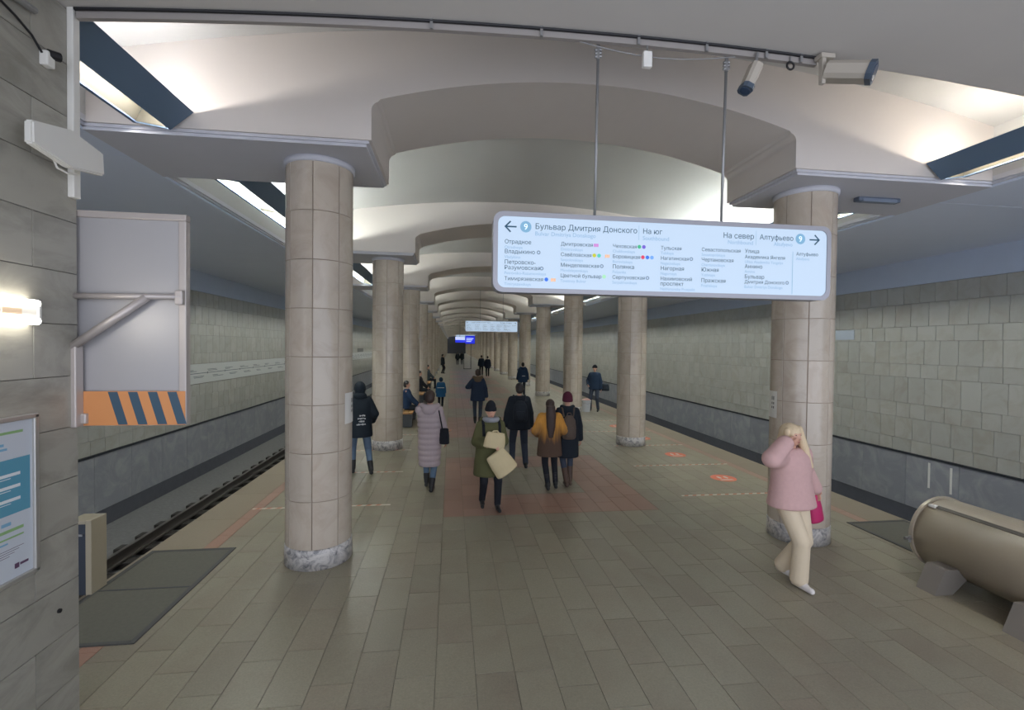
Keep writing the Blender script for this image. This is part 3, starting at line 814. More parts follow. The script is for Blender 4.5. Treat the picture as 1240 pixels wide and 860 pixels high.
MB().bbox(.32, .37, -.06, -.02, .84, .94, .008).build('hinge_block', fl_, mr)
MB().bbox(-.33, -.27, -.09, -.02, .0, .55, .008).build('mount_post', fl_, mr)
MB().bbox(-.30, -.24, -.05, -.015, .02, .09, .008).build('latch', fl_, mr)

# platform edge post, hatch plates
pb = thing('edge_post', 'cream and dark metal box post on left platform edge behind near wall', 'post', (-5.2, 5.27, 0))
MB().bbox(-.14, .0, -.10, .09, .0, .72, .006).build('dark_panel', mat('dark_blue_metal', srgb(62, 68, 78), .35, metal=.3), pb)
MB().bbox(.0, .055, -.115, .10, -.0, .76, .006).build('cream_side', mat('cream_metal', srgb(164, 154, 132), .5), pb)
MB().bbox(-.16, .0, -.115, .10, .72, .76, .006).build('top_cap', mat('cream_metal', srgb(164, 154, 132), .5), pb)
MB().box(-.12, -.03, -.112, -.10, .60, .62).build('handle', M_steel, pb)
M_mat = mat('grey_rubber', srgb(92, 90, 80), .8, noise=(30, .2))
for s, nm in ((-1, 'left platform edge beside near wall'), (1, 'right platform edge behind the metal tank')):
    o = thing('floor_hatch', 'dark grey rectangular floor plate at %s' % nm, 'floor plate', (s * 4.7, 5.23, 0))
    MB().bbox(-.43, .43, -.90, .90, .0, .007, .003).build('plate', M_mat, o)
    for a in ((-.48, -.43, -.95, .95), (.43, .48, -.95, .95), (-.43, .43, -.95, -.90), (-.43, .43, .90, .95)): MB().bbox(*a, .0, .010, .003).build('rim', mat('dark_rim', srgb(66, 66, 64), .6), o)
    MB().box(-.43, .43, -.01, .01, .007, .009).build('seam', M_black, o)

# ------------------------------------------------------------------ tank at the right
M_tank = mat('tank_paint', srgb(158, 148, 130), .38, noise=(2, .04))
tk = thing('blast_container', 'grey-beige horizontal cylindrical metal container on block feet', 'container', (4.04, 4.7, .46))
TR = .395
def cyl(r, y0, y1, n=48): return MB().tube((0, y0, 0), (0, y1, 0), r, n=n)
o = cyl(TR, -2.6, -.02).build('drum', M_tank, tk)
for p in o.data.polygons: p.use_smooth = p.area < 1 and len(p.vertices) == 4
o = cyl(TR + .02, -.035, .0).build('end_ring', mat('ring_metal', srgb(176, 166, 148), .35, metal=.3), tk)
o = MB()
for k, (r, y) in enumerate(((TR, .0), (TR * .92, .05), (TR * .7, .10), (TR * .35, .13))): pass
ms = MB(); prof = [(TR, .0), (TR * .93, .04), (TR * .75, .085), (TR * .45, .115), (TR * .1, .125)]
vs = [(r * math.cos(2 * math.pi * i / 32), y, r * math.sin(2 * math.pi * i / 32)) for r, y in prof for i in range(32)]
fs = [(k * 32 + i, (k + 1) * 32 + i, (k + 1) * 32 + (i + 1) % 32, k * 32 + (i + 1) % 32) for k in range(4) for i in range(32)] + [tuple(range(128, 160))]
ms.add(vs, fs).build('end_dome', M_tank, tk, smooth=True)
a0 = R(122)
for nm, dr, t0, t1, m in (('lid_flap', .006, 60, 118, M_tank), ('seam_strip', .004, 118, 124, mat('dark_seam', srgb(70, 64, 56), .6))):
    v = []; k = 10
    for rr in (TR + dr, TR - .002):
        for y in (-2.58, -.06):
            for q in range(k + 1):
                t = R(t0 + (t1 - t0) * q / k); v.append((rr * math.cos(t), y, rr * math.sin(t)))
    w = k + 1
    f = [(q, q + 1, w + q + 1, w + q) for q in range(k)] + [(2 * w + q, 3 * w + q, 3 * w + q + 1, 2 * w + q + 1) for q in range(k)]
    f += [(w + q, w + q + 1, 3 * w + q + 1, 3 * w + q) for q in range(k)] + [(0, w, 3 * w, 2 * w), (k, 2 * w + k, 3 * w + k, w + k)]
    MB().add(v, f).build(nm, m, tk)
MB().box(-.235, -.165, -.13, -.06, .325, .352).build('white_tag', M_white, tk)
M_foot = mat('foot_paint', srgb(122, 116, 108), .6)
for y in (-.38, -1.18):
    mb = MB().prism([(-.62, -.46), (-.40, -.46), (-.22, -.30), (-.30, -.20), (-.50, -.20)], y - .1, y + .1)
    mb.build('foot', M_foot, tk)
    MB().prism([(.62, -.46), (.50, -.20), (.30, -.20), (.22, -.30), (.40, -.46)], y - .1, y + .1).build('foot', M_foot, tk)
MB().tube((-.40, .0, -.06), (-.46, .0, -.06), .02).tube((-.43, -.03, -.09), (-.43, -.03, -.02), .012).tube((-.42, -.04, -.05), (-.47, -.05, -.03), .010).build('clamp_bolt', M_steel, tk)

# ------------------------------------------------------------------ floor tapes and stickers
M_tapew = mat('tape_white', srgb(206, 198, 186), .5); M_taper = mat('tape_red', srgb(196, 120, 96), .5)
def tape(x0, x1, y, label):
    o = thing('floor_tape', label, 'floor tape', ((x0 + x1) / 2, y, 0))
    w = x1 - x0
    MB().box(-w / 2, w / 2, -.025, .025, 0, .0015).build('white_strip', M_tapew, o)
    b = MB(); x = -w / 2 + .03
    while x < w / 2 - .12:
        b.add([(x, -.025, .002), (x + .07, -.025, .002), (x + .11, .025, .002), (x + .04, .025, .002)], [(0, 1, 2, 3)]); x += .15
    b.build('red_dashes', M_taper, o)
PL = ['first', 'second', 'third', 'fourth', 'fifth', 'sixth']
for k in range(5):
    y = 7.6 + 2.02 * k
    x1 = 4.48 if k else 4.45
    tape((2.38, 2.33, 2.6, 2.33, 2.33)[k], x1, y, 'red and white striped tape across right platform floor, %s from the front' % PL[k])
for k in range(4):
    tape(-4.6, -2.53, 7.62 + 1.98 * k, 'red and white striped tape across left platform floor, %s from the front' % PL[k])
M_stick = mat('sticker_red', srgb(214, 112, 84), .5)
for k in range(4):
    o = thing('floor_sticker', 'round red distance sticker on right platform floor, %s from the front' % PL[k], 'sticker', (3.75, 8.57 + 2.0 * k, 0))
    MB().lathe([(.24, 0), (.24, .0015)], 28).build('disc', M_stick, o)
    b = MB()
    for dx in (-.07, .07): b.ell((dx, .04, .0016), (.035, .08, .0006), 8, 4)
    for dy in (-.10, -.14): b.box(-.13, .13, dy - .012, dy + .012, .0015, .0022)
    b.build('white_print', M_tapew, o)

# ------------------------------------------------------------------ column notices, exit lamp, wall plates, route map
def notice(colx, coly, ang, label):
    o = thing('column_notice', label, 'notice', (colx, coly, 1.62))
    n = 8; v = []; w = .12 / RAD
    for rr in (RAD + .002, RAD + .006):
        for z in (0, .36):
            for k in range(n + 1):
                t = ang + w * (k / n - .5) * 2; v.append((rr * math.cos(t), rr * math.sin(t), z))
    q = n + 1
    f = [(2 * q + k, 2 * q + k + 1, 3 * q + k + 1, 3 * q + k) for k in range(n)]
    f += [(k, q + k, q + k + 1, k + 1) for k in range(n)] + [(q + k, 3 * q + k, 3 * q + k + 1, q + k + 1) for k in range(n)] + [(k, k + 1, 2 * q + k + 1, 2 * q + k) for k in range(n)]
    MB().add(v, f).build('sheet', M_white, o)
    b = MB()
    for j, (z, h) in enumerate(((.24, .05), (.18, .03), (.125, .03))):
        for k in range(2):
            t = ang + w * (.25 + .3 * k - .1); t2 = t + w * .14
            b.add([((RAD + .008) * math.cos(a), (RAD + .008) * math.sin(a), zz) for a, zz in ((t, z), (t2, z), (t2, z + h), (t, z + h))], [(0, 1, 2, 3)])
    b.build('black_marks', M_blackp, o)
notice(COLX, COLY, R(166), 'narrow white notice on the front right column behind person in pink')
notice(-COLX, COLY, R(-9), 'narrow white notice on right flank of the large front left column')
ex = thing('ceiling_sign_lamp', 'slim grey lamp under the slab right of the front right column', 'lamp', (4.2, 5.79, HS))
MB().bbox(-.32, .32, -.05, .05, -.06, 0, .012).build('body', mat('slate', srgb(92, 102, 118), .5), ex)
MB().bbox(-.26, .26, -.056, .03, -.067, -.02, .006).build('diffuser', mat('diffuser_grey', srgb(120, 130, 146), .4), ex)
wp = thing('wall_plate', 'small pale plate on the right track wall', 'plate', (WX - .016, 11.4, 2.95), me=MB().bbox(-.012, 0, -.3, .3, -.13, .13, .004).mesh('wall_plate', mat('pale_plate', srgb(170, 180, 192), .5)))
wp = thing('wall_plate', 'dark plate on the left track wall between the front two columns', 'plate', (-WX + .017, 39.5, 2.0), me=MB().bbox(0, .02, -1.2, 1.2, -.05, .24, .004).mesh('wall_plate', mat('grey_plate', srgb(100, 100, 98), .5)))
for k, y in enumerate((9.06, 8.6)):
    thing('marker_strip', 'white vertical strip on right grey wall base, %s from the container' % ('farther' if k == 0 else 'nearer'), 'marker', (WX - .02, y, -.21), me=MB().bbox(-.012, 0, -.022, .022, -.28, .28, .003).mesh('marker_strip', M_white))
rm_ = thing('route_map', 'long white route diagram strip along the left track wall', 'map', (-WX + .016, 33, 1.34))
MB().bbox(.0, .018, -25, 25, .01, .585, .004).build('board', mat('map_white', srgb(188, 190, 188), .5), rm_)
b = MB(); wq(b, -24.5, 24.5, .30, .318, .0185); b.build('route_line', mat('map_line', srgb(84, 92, 100), .5), rm_)
b = MB(); y = -24.3
while y < 24:
    for z, dy in ((.40, .0), (.365, .04), (.21, .3), (.175, .34)):
        l = rnd.uniform(.3, .65)
        wq(b, y + dy, y + dy + l, z, z + .016, .0185)
    for z in (.28,): wq(b, y - .02, y + .03, z, z + .06, .0186)
    y += 1.1
b.build('station_marks', mat('map_ink', srgb(92, 98, 104), .5), rm_)

# ------------------------------------------------------------------ benches on the left side
M_bench = mat('bench_wood', srgb(176, 132, 84), .45, noise=(6, .1), aniso=(4, .4, 4)); M_bleg = mat('bench_leg', srgb(74, 78, 84), .6)
def bench(y, label):
    o = thing('bench', label, 'bench', (-COLX + .12, y, 0))
    for k in range(4): MB().bbox(-.27 + .135 * k, -.27 + .135 * k + .125, -1.0, 1.0, .41, .46, .01).build('slat', M_bench, o)
    for q in (-.8, .8): MB().bbox(-.24, .24, q - .12, q + .12, 0, .41, .01).build('leg', M_bleg, o)
    MB().bbox(-.05, .05, -.7, .7, .33, .41, .005).build('rail', M_bleg, o)
bench(15.7, 'wooden slat bench behind the second left column, nearest bench')
bench(ribY(3) - 2.6, 'wooden slat bench behind the third left column')
bench(ribY(4) - 2.6, 'wooden slat bench behind the fourth left column')

# ------------------------------------------------------------------ people
_jobs = []
def remesh(name, mb, m, voxel, smooth=6, parent=None, label=None, disp=0):
    """one closed organic surface grown over all overlapping lumps of mb"""
    tmp = bpy.data.objects.new('tmp', mb.mesh('tmp'))
    COL.objects.link(tmp)
    r = tmp.modifiers.new('r', 'REMESH'); r.mode = 'VOXEL'; r.voxel_size = voxel
    if smooth:
        q = tmp.modifiers.new('s', 'SMOOTH'); q.factor = .5; q.iterations = smooth
    _jobs.append((name, tmp, m, parent, label))
def flush():
    dg = bpy.context.evaluated_depsgraph_get(); dg.update()
    out = []
    for name, tmp, m, parent, label in _jobs:
        me = bpy.data.meshes.new_from_object(tmp.evaluated_get(dg), depsgraph=dg)
        me.name = name; me.materials.clear(); me.materials.append(m)
        me.polygons.foreach_set('use_smooth', [True] * len(me.polygons))
        out.append((name, me, parent, label))
    for name, tmp, m, parent, label in _jobs:
        tm = tmp.data; bpy.data.objects.remove(tmp); bpy.data.meshes.remove(tm)
    _jobs.clear()
    for name, me, parent, label in out: link(name, me, parent, label=label)

def ik(a, b, l1, l2, pole):
    a, b = Vector(a), Vector(b); d = b - a; L = min(d.length, (l1 + l2) * .999); d.normalize(); b = a + d * L
    x = (l1 * l1 - l2 * l2 + L * L) / (2 * L); h = math.sqrt(max(0, l1 * l1 - x * x))
    p = Vector(pole); p = (p - d * p.dot(d)).normalized()
    return a + d * x + p * h, b

M_skin = mat('skin', srgb(206, 160, 138), .5)
M_eye = mat('eye_dark', srgb(40, 34, 32), .3); M_lip = mat('lips', srgb(160, 92, 88), .5)
def fabric(name, rgb, rough=.85, var=.10, sc=14): return mat(name, srgb(*rgb), rough, noise=(sc, var), spec=.25)

def person(label, pos, face, H, lf=(0, .16, .09), rf=(0, -.16, .12), lh=None, rh=None, lean=0.0, side=0.0, sit=False, vox=.011, group=None):
    """local frame: facing +y, z up, scaled to height H; lf / rf = ankle offsets; lh / rh = hand targets"""
    k = H / 1.75
    o = thing('person', label, 'person', (*pos, 0), face, group)
    J = {'k': k, 'o': o, 'vox': vox}
    V = lambda x, y, z: Vector((x, y, z)) * k
    hz = .90 if not sit else .56
    up = Vector((side, lean, 1)).normalized() * k
    P = Vector((0, 0, hz * k))
    B = lambda x, y, z: P + Vector((x * k, y * k, 0)) + up * (z - .90)      # point on the leaning trunk
    J['B'] = B
    J['hip'] = {1: P + V(.095, 0, .0), -1: P + V(-.095, 0, .0)}
    J['sh'] = {s: B(s * .185, -.005, 1.42) for s in (1, -1)}
    J['ank'], J['knee'] = {}, {}
    for s, f in ((1, lf), (-1, rf)):
        J['knee'][s], J['ank'][s] = ik(J['hip'][s], V(s * .095 + f[0], f[1], f[2]), .43 * k, .43 * k, (s * .05, 1, .1 if not sit else .8))
    J['hand'], J['elb'] = {}, {}
    for s, h in ((1, lh), (-1, rh)):
        t = B(*h) if h else B(s * .27, .04, .80)
        J['elb'][s], J['hand'][s] = ik(J['sh'][s], t, .29 * k, .26 * k, (s * .5, -1, -.3) if not (h and h[2] > 1.4) else (s * 1, .35, -.35))
    b = MB()
    up3 = up / k
    def ring(x, y, z, rx, ry):
        c = B(x, y, z); return (c.x, c.y, c.z, rx * k, ry * k)
    b.loft([ring(0, 0, .84, .13, .095), ring(0, 0, .93, .16, .11), ring(0, .01, 1.08, .135, .095), ring(0, .01, 1.25, .155, .105), ring(0, 0, 1.37, .165, .095), ring(0, -.01, 1.45, .09, .065)])
    b.cap(B(0, -.01, 1.40), B(0, .005, 1.56), .056 * k, .052 * k)
    hc = B(0, .01, 1.645); J['head'] = hc
    b.ell(hc, (.076 * k, .096 * k, .108 * k)); b.ell(B(0, .035, 1.59), (.056 * k, .062 * k, .062 * k))
    b.cap(B(0, .10, 1.645), B(0, .118, 1.615), .010 * k, .016 * k, 8)
    for s in (1, -1):
        b.ell(B(s * .078, -.005, 1.635), (.012 * k, .022 * k, .032 * k), 8, 6)
        b.cap(B(s * .012, .096, 1.668), B(s * .05, .086, 1.668), .010 * k, .010 * k, 8)
        b.cap(J['sh'][s], J['elb'][s], .055 * k, .042 * k); b.cap(J['elb'][s], J['hand'][s], .042 * k, .030 * k)
        b.cap(J['hip'][s], J['knee'][s], .074 * k, .050 * k); b.cap(J['knee'][s], J['ank'][s], .050 * k, .034 * k)
        lift = max(0, J['ank'][s].z / k - .09); lift = lift if lift > .015 else 0
        b.cap(J['ank'][s] + V(0, -.02, -.05), J['ank'][s] + V(0, .12, -.060 - .4 * lift), .030 * k, .022 * k)
        # hand: palm, four unequal curled fingers and a thumb leaving the palm's side
        w = J['hand'][s]; d = (w - J['elb'][s]).normalized()
        n_ = Vector((-s, .25, 0)); n_ = (n_ - d * n_.dot(d)).normalized(); t = d.cross(n_)
        if t.y < 0: t = -t
        for q, (off, ln) in enumerate(((.030, .072), (.010, .080), (-.010, .074), (-.029, .058))):
            k0 = w + (d * .085 + t * off) * k; b.cap(w + t * off * .5 * k, k0, .016 * k, .013 * k, 8)
            k1 = k0 + (d * .75 + n_ * .35).normalized() * ln * .5 * k; k2 = k1 + (d * .35 + n_ * .8).normalized() * ln * .5 * k
            b.cap(k0, k1, .0115 * k, .0105 * k, 8); b.cap(k1, k2, .0105 * k, .009 * k, 8)
        tb = w + (d * .03 + t * .028) * k; b.cap(w + d * .02 * k, tb, .015 * k, .013 * k, 8)
        t1 = tb + (d * .6 + t * .8).normalized() * .036 * k; b.cap(tb, t1, .012 * k, .011 * k, 8); b.cap(t1, t1 + (d * .9 + n_ * .4).normalized() * .03 * k, .011 * k, .009 * k, 8)
    remesh('body', b, M_skin, vox * k, 4, o)
    e = MB()
    for s in (1, -1):
        e = MB(); e.ell(B(s * .031, .091, 1.652), (.012 * k, .007 * k, .007 * k), 8, 5); e.build('eye', M_eye, o, smooth=True)
    e = MB(); e.ell(B(0, .097, 1.575), (.022 * k, .006 * k, .006 * k), 8, 5); e.build('mouth', M_lip, o, smooth=True)
    return J

def trousers(J, m, w=1.0, hem=.0, name='trousers', flare=1.0):
    k, o, B = J['k'], J['o'], J['B']; b = MB()
    h = (J['hip'][1] + J['hip'][-1]) / 2
    b.ell(h + Vector((0, 0, .03 * k)), (.175 * k, .128 * k, .13 * k))
    for s in (1, -1):
        b.cap(J['hip'][s], J['knee'][s], .098 * k * w, .076 * k * w)
        e = J['ank'][s] + (J['knee'][s] - J['ank'][s]).normalized() * hem * k
        b.cap(J['knee'][s], e, .076 * k * w, .060 * k * w * flare)
    remesh(name, b, m, max(.014, J['vox']) * k, 5, o)

def shoes(J, m, shaft=0.0, name='shoe'):
    k, o = J['k'], J['o']
    for s in (1, -1):
        a = J['ank'][s]; b = MB()
        lift = max(0, a.z - .09 * k)
        tilt = -.5 * lift if lift > .015 else 0
        hl = Vector((a.x, a.y - .05 * k, a.z - .05 * k)); toe = Vector((a.x + s * .012 * k, a.y + .16 * k, a.z - .055 * k + tilt))
        b.cap(hl, toe, .040 * k, .034 * k); b.cap(Vector((a.x, a.y - .02 * k, a.z)), Vector((a.x, a.y + .08 * k, a.z - .045 * k)), .046 * k, .04 * k)
        if shaft: b.cap(a, a + (J['knee'][s] - a).normalized() * shaft * k, .053 * k, .062 * k)
        remesh(name, b, m, .012 * k, 3, o)

def coat(J, m, hem, w=1.0, flare=1.0, sleeve=1.0, name='coat', quilt=0, vox=.016, bell=0, smooth=5):
    k, o, B = J['k'], J['o'], J['B']; b = MB()
    def ring(z, rx, ry, y=0):
        c = B(0, y, z); return (c.x, c.y, c.z, rx * k, ry * k)
    prof = [(1.50, .085, .075), (1.46, .13, .10), (1.40, .20, .13), (1.28, .205, .15), (1.10, .195, .145), (.95, .20, .15), (.80, .21, .16), (.60, .215, .17), (.40, .21, .17)]
    def at(z):
        for (z0, a0, c0), (z1, a1, c1) in zip(prof, prof[1:]):
            if z <= z0 and z >= z1:
                t = (z0 - z) / (z0 - z1); return a0 + (a1 - a0) * t, c0 + (c1 - c0) * t
        return prof[-1][1:]
    rings = []; n = int((1.50 - hem) / (.018 if quilt else .05)) + 1
    for i in range(n + 1):
        z = 1.50 + (hem - 1.50) * i / n
        a, c = at(z); t = max(0, (1.2 - z) / max(.2, 1.2 - hem))
        f = w * (1 + (flare - 1) * t)
        if quilt: f *= 1 + quilt * (abs(math.sin(math.pi * (z - hem) / .095)) - .6)
        rings.append(ring(z, a * f, c * f))
    b.loft(rings, 24)
    for s in (1, -1):
        e0, e1, e2 = J['sh'][s], J['elb'][s], J['hand'][s]
        e0 = e0 + (B(0, 0, 1.30) - e0) * .16
        segs = [(e0, e1, .082, .070), (e1, e2 - (e2 - e1).normalized() * .01 * k, .070, .056 * (1 + bell))]
        for p, q, r0, r1 in segs:
            b.cap(p, q, r0 * k * sleeve, r1 * k * sleeve)
            if quilt:
                m_ = max(2, int((q - p).length / (.085 * k)))
                for j in range(m_ + 1):
                    c = p.lerp(q, j / m_); r = (r0 + (r1 - r0) * j / m_) * k * sleeve * 1.06
                    d = (q - p).normalized() * .03 * k; b.cap(c - d, c + d, r * .86, r * .86)
    remesh(name, b, m, vox * k, smooth, o)

def hood_down(J, m, size=1.0, name='hood'):
    k, o, B = J['k'], J['o'], J['B']; b = MB(); g = size
    for i in range(9):
        a, c = math.pi * (1.08 + .84 * i / 9) + .0, math.pi * (1.08 + .84 * (i + 1) / 9)
        b.cap(B(.125 * g * math.cos(a), .02 + .12 * g * math.sin(a), 1.50 + .02 * math.sin(a)), B(.125 * g * math.cos(c), .02 + .12 * g * math.sin(c), 1.50 + .02 * math.sin(c)), .055 * k * g, .055 * k * g)
    b.ell(B(0, -.115 * g, 1.43), (.12 * k * g, .065 * k * g, .085 * k * g))
    remesh(name, b, m, .014 * k, 5, o)

def hair(J, m, length=0.0, name='hair', w=1.0, back=.07, top=1.0):
    k, o, B = J['k'], J['o'], J['B']; b = MB()
    b.ell(B(0, -.012, 1.672), (.088 * k * w, .102 * k * w, .100 * k * top)); b.ell(B(0, -.04, 1.62), (.084 * k * w, .078 * k, .085 * k))
    if length:
        rr = [(1.64, .088, .07), (1.54, .095, .06), (1.45, .10, .05), (1.45 - length * .5, .09, .04), (1.45 - length, .05, .022)]
        b.loft([(B(0, 0, z).x, B(0, 0, z).y - (back if z > 1.6 else back + .075 if z < 1.47 else back + .03) * k, B(0, 0, z).z, a * k, c * k) for z, a, c in rr])
    remesh(name, b, m, .012 * k, 3, o)

def hat(J, m, tall=1.0, name='knit_hat', low=1.60):
    k, o, B = J['k'], J['o'], J['B']; b = MB()
    rr = [(low, .092, .108), (1.66, .097, .112), (1.70, .094, .108), (1.70 + .05 * tall, .078, .088), (1.70 + .085 * tall, .045, .052), (1.70 + .098 * tall, .012, .014)]
    b.loft([(B(0, -.005, z).x, B(0, -.005, z).y, B(0, 0, z).z, a * k, c * k) for z, a, c in rr])
    b.loft([(B(0, -.005, z).x, B(0, -.005, z).y, B(0, 0, z).z, a * k, c * k) for z, a, c in [(low - .01, .090, .106), (low, .100, .116), (low + .045, .101, .117), (low + .055, .092, .108)]])
    remesh(name, b, m, .012 * k, 3, o)

def backpack(J, m, label, w=.15, h=.42, d=.14, z=1.17, strap=True, y=-.15, pocket=None):
    """a separate thing carried on a back: placed in the world from its carrier"""
    k, o, B = J['k'], J['o'], J['B']
    c = B(0, y - d * .35, z)
    t = thing('backpack', label, 'backpack', o.matrix_basis @ c, o.rotation_euler.z)
    b = MB(); 
    b.loft([(0, 0, -h / 2 * k, w * .8 * k, d * .40 * k), (0, 0, (-h / 2 + .03) * k, w * k, d * .55 * k), (0, 0, 0, w * 1.02 * k, d * .58 * k), (0, 0, (h / 2 - .08) * k, w * .88 * k, d * .5 * k), (0, 0, h / 2 * k, w * .45 * k, d * .25 * k)])
    remesh('bag', b, m, .014, 4, t)
    b = MB(); b.loft([(0, -d * .5 * k, -h * .42 * k, w * .6 * k, d * .2 * k), (0, -d * .52 * k, -h * .2 * k, w * .74 * k, d * .26 * k), (0, -d * .48 * k, h * .02 * k, w * .62 * k, d * .18 * k)])
    remesh('pocket', b, pocket or m, .012, 3, t)
    for s in (1, -1):
        pts = [B(s * .085, y + .02, z + h * .42) - c, B(s * .11, -.09, 1.475) - c, B(s * .12, .02, 1.50) - c, B(s * .13, .13, 1.40) - c]
        MB().path(pts, .018 * k, 8).build('strap', m, t)
    MB().path([Vector((-.04 * k, 0, h / 2 * k)), Vector((-.03 * k, 0, (h / 2 + .045) * k)), Vector((.03 * k, 0, (h / 2 + .045) * k)), Vector((.04 * k, 0, h / 2 * k))], .009, 6).build('grab_loop', m, t)
    return t

def bag(J, name, label, cat, c, r, m, straps, rot=0.0, vox=.012, strap_r=.011, flat=True):
    """c = centre in the carrier's frame, r = (width, depth, height); straps = lists of carrier-frame points"""
    k, o, B = J['k'], J['o'], J['B']
    cc = B(*c)
    t = thing(name, label, cat, o.matrix_basis @ cc, o.rotation_euler.z)
    b = MB(); a, d, h = (q * k for q in r)
    b.loft([(0, 0, -h, a * .85, d * .75), (0, 0, -h * .9, a, d), (0, 0, 0, a * .96, d * .95), (0, 0, h * .75, a * .86, d * .6), (0, 0, h, a * .8, d * .35)])
    rm = Matrix.Rotation(rot, 3, 'Y'); b.v = [tuple(rm @ Vector(v)) for v in b.v]
    remesh('pouch', b, m, vox, 3, t)
    for s in straps:
        MB().path([B(*p) - cc for p in s], strap_r * k, 8).build('strap', m, t)
    return t

M_jeans = fabric('blue_denim', (92, 112, 134)); M_djeans = fabric('dark_denim', (62, 70, 84)); M_bk = fabric('black_cloth', (34, 36, 42)); M_bk2 = fabric('charcoal_cloth', (44, 50, 58))
M_boot = mat('black_leather', srgb(26, 26, 28), .5); M_brownhair = mat('brown_hair', srgb(58, 42, 36), .55, noise=(60, .3), aniso=(1, 1, .1)); M_darkhair = mat('dark_hair', srgb(36, 30, 30), .5, noise=(60, .3), aniso=(1, 1, .1))
A = 0.0                                   # facing along the hall
BACKW = math.pi                           # facing the camera

# woman in the lilac quilted coat
J = person('person in long lilac quilted coat and jeans, walking away, dark shoulder bag', (-1.95, 8.30), R(-4), 1.75, lf=(-.05, -.07, .09), rf=(.03, .16, .12), lh=(.27, .06, .86), rh=(.31, .12, 1.02))
J['elb'][-1]  # right arm bent
M_lilac = fabric('lilac_quilt', (176, 162, 164), .6, .05, 9)
coat(J, M_lilac, .44, 1.08, .80, 1.10, 'quilted_coat', quilt=.09, vox=.012, smooth=1)
hood_down(J, M_lilac, 1.05); hair(J, M_brownhair, .0, w=1.05); trousers(J, M_jeans, .92, .10); shoes(J, M_boot, .12, 'boot')
bag(J, 'shoulder_bag', 'dark slouchy shoulder bag on right side of person in lilac coat', 'bag', (.26, -.06, .97), (.09, .06, .14), M_bk, [[(.23, -.09, 1.09), (.20, -.15, 1.28), (.15, -.05, 1.475), (.17, .08, 1.40), (.26, .04, 1.05)]])

# person in black hooded jacket by the left column
J = person('person in black hooded jacket with white back print and jeans, beside front left column', (-3.36, 9.50), R(14), 1.80, lf=(.10, -.20, .12), rf=(-.02, .12, .09), lh=(.25, .16, .98), rh=(-.25, .10, .98))
M_blk = fabric('black_jacket', (34, 42, 50), .8)
coat(J, M_blk, .72, 1.12, 1.02, 1.12, 'hooded_jacket'); b = MB(); k = J['k']
b.ell(J['head'] + Vector((0, -.02, .0)), (.112 * k, .125 * k, .135 * k)); b.ell(J['B'](0, -.04, 1.50), (.13 * k, .11 * k, .08 * k)); remesh('hood', b, M_blk, .014, 5, J['o'])
trousers(J, M_jeans, .95, .12); shoes(J, M_boot, .14, 'boot')
pr = MB()
for z, x0, x1 in ((1.13, -.02, .07), (1.075, -.05, .08), (1.02, -.03, .06), (.965, -.07, .085)):
    x = x0
    while x < x1: q = rnd.choice((.007, .012, .016)); quad(pr, x, x + q, z + rnd.choice((0, 0, .008)), z + .033 - rnd.choice((0, .006, .010))); x += q + .005
pr.v = [(x, -.168 * 1.13 - .01, z) for x, y, z in pr.v]
pr.v = [tuple(Vector(v) * k) for v in pr.v]
pr.build('back_print', mat('print_white', srgb(205, 208, 208), .6), J['o'], kind='stuff')

# woman in khaki parka facing the camera, holding two cream tote bags
J = person('person in khaki parka and black knit hat, facing us, holding cream bags', (-.97, 7.32), BACKW + R(4), 1.63, lf=(.02, -.10, .11), rf=(-.02, .12, .09), lh=(.14, .25, 1.13), rh=(-.13, .27, 1.10), lean=.05)
M_khaki = fabric('khaki_parka', (92, 92, 62), .85, .10, 8)
coat(J, M_khaki, .56, 1.20, 1.10, 1.22, 'parka'); hood_down(J, M_khaki, 1.1); trousers(J, M_bk, 1.0, .02); shoes(J, M_boot, .06)
hat(J, M_bk, 1.35, low=1.655); b = MB(); k = J['k']
for i in range(10):
    a, c = 2 * math.pi * i / 10, 2 * math.pi * (i + 1) / 10
    b.cap(J['B'](.10 * math.cos(a), .03 + .105 * math.sin(a), 1.515), J['B'](.10 * math.cos(c), .03 + .105 * math.sin(c), 1.515), .05 * k, .05 * k)
remesh('scarf', b, fabric('grey_scarf', (150, 152, 158)), .013, 3, J['o'])
for s in (1, -1): MB().path([J['B'](s * .13, -.12, 1.36), J['B'](s * .135, .0, 1.51), J['B'](s * .135, .12, 1.42), J['B'](s * .13, .165, 1.25)], .024, 8).build('shoulder_strap', M_bk, J['o'])
M_tote = fabric('cream_canvas', (204, 188, 150), .85, .07, 6)
bag(J, 'tote_bag', 'upper cream canvas bag clutched at the chest of person in khaki', 'bag', (-.03, .30, 1.21), (.18, .08, .13), M_tote, [[(-.09, .33, 1.33), (-.06, .34, 1.37), (.0, .34, 1.37), (.03, .33, 1.34)]], rot=-.14)
bag(J, 'tote_bag', 'lower cream bag hanging tilted from the hands of person in khaki', 'bag', (-.13, .36, .85), (.20, .10, .20), M_tote, [[(-.08, .34, 1.05), (-.10, .28, 1.13), (-.13, .36, 1.04)]], rot=.62)

# man with black backpack
J = person('man in black jacket and jeans with black backpack, walking away in the middle', (-.16, 9.73), R(-2), 1.77, lf=(.04, -.10, .10), rf=(-.03, .12, .09), lh=(.27, .03, .80), rh=(-.30, .03, .80))
coat(J, fabric('black_parka', (40, 46, 54)), .80, 1.16, 1.0, 1.15, 'jacket'); hair(J, M_darkhair); trousers(J, M_djeans, 1.05, .02); shoes(J, M_boot)
backpack(J, M_bk2, 'black backpack on the man in black jacket', .15, .42, .15, 1.20)

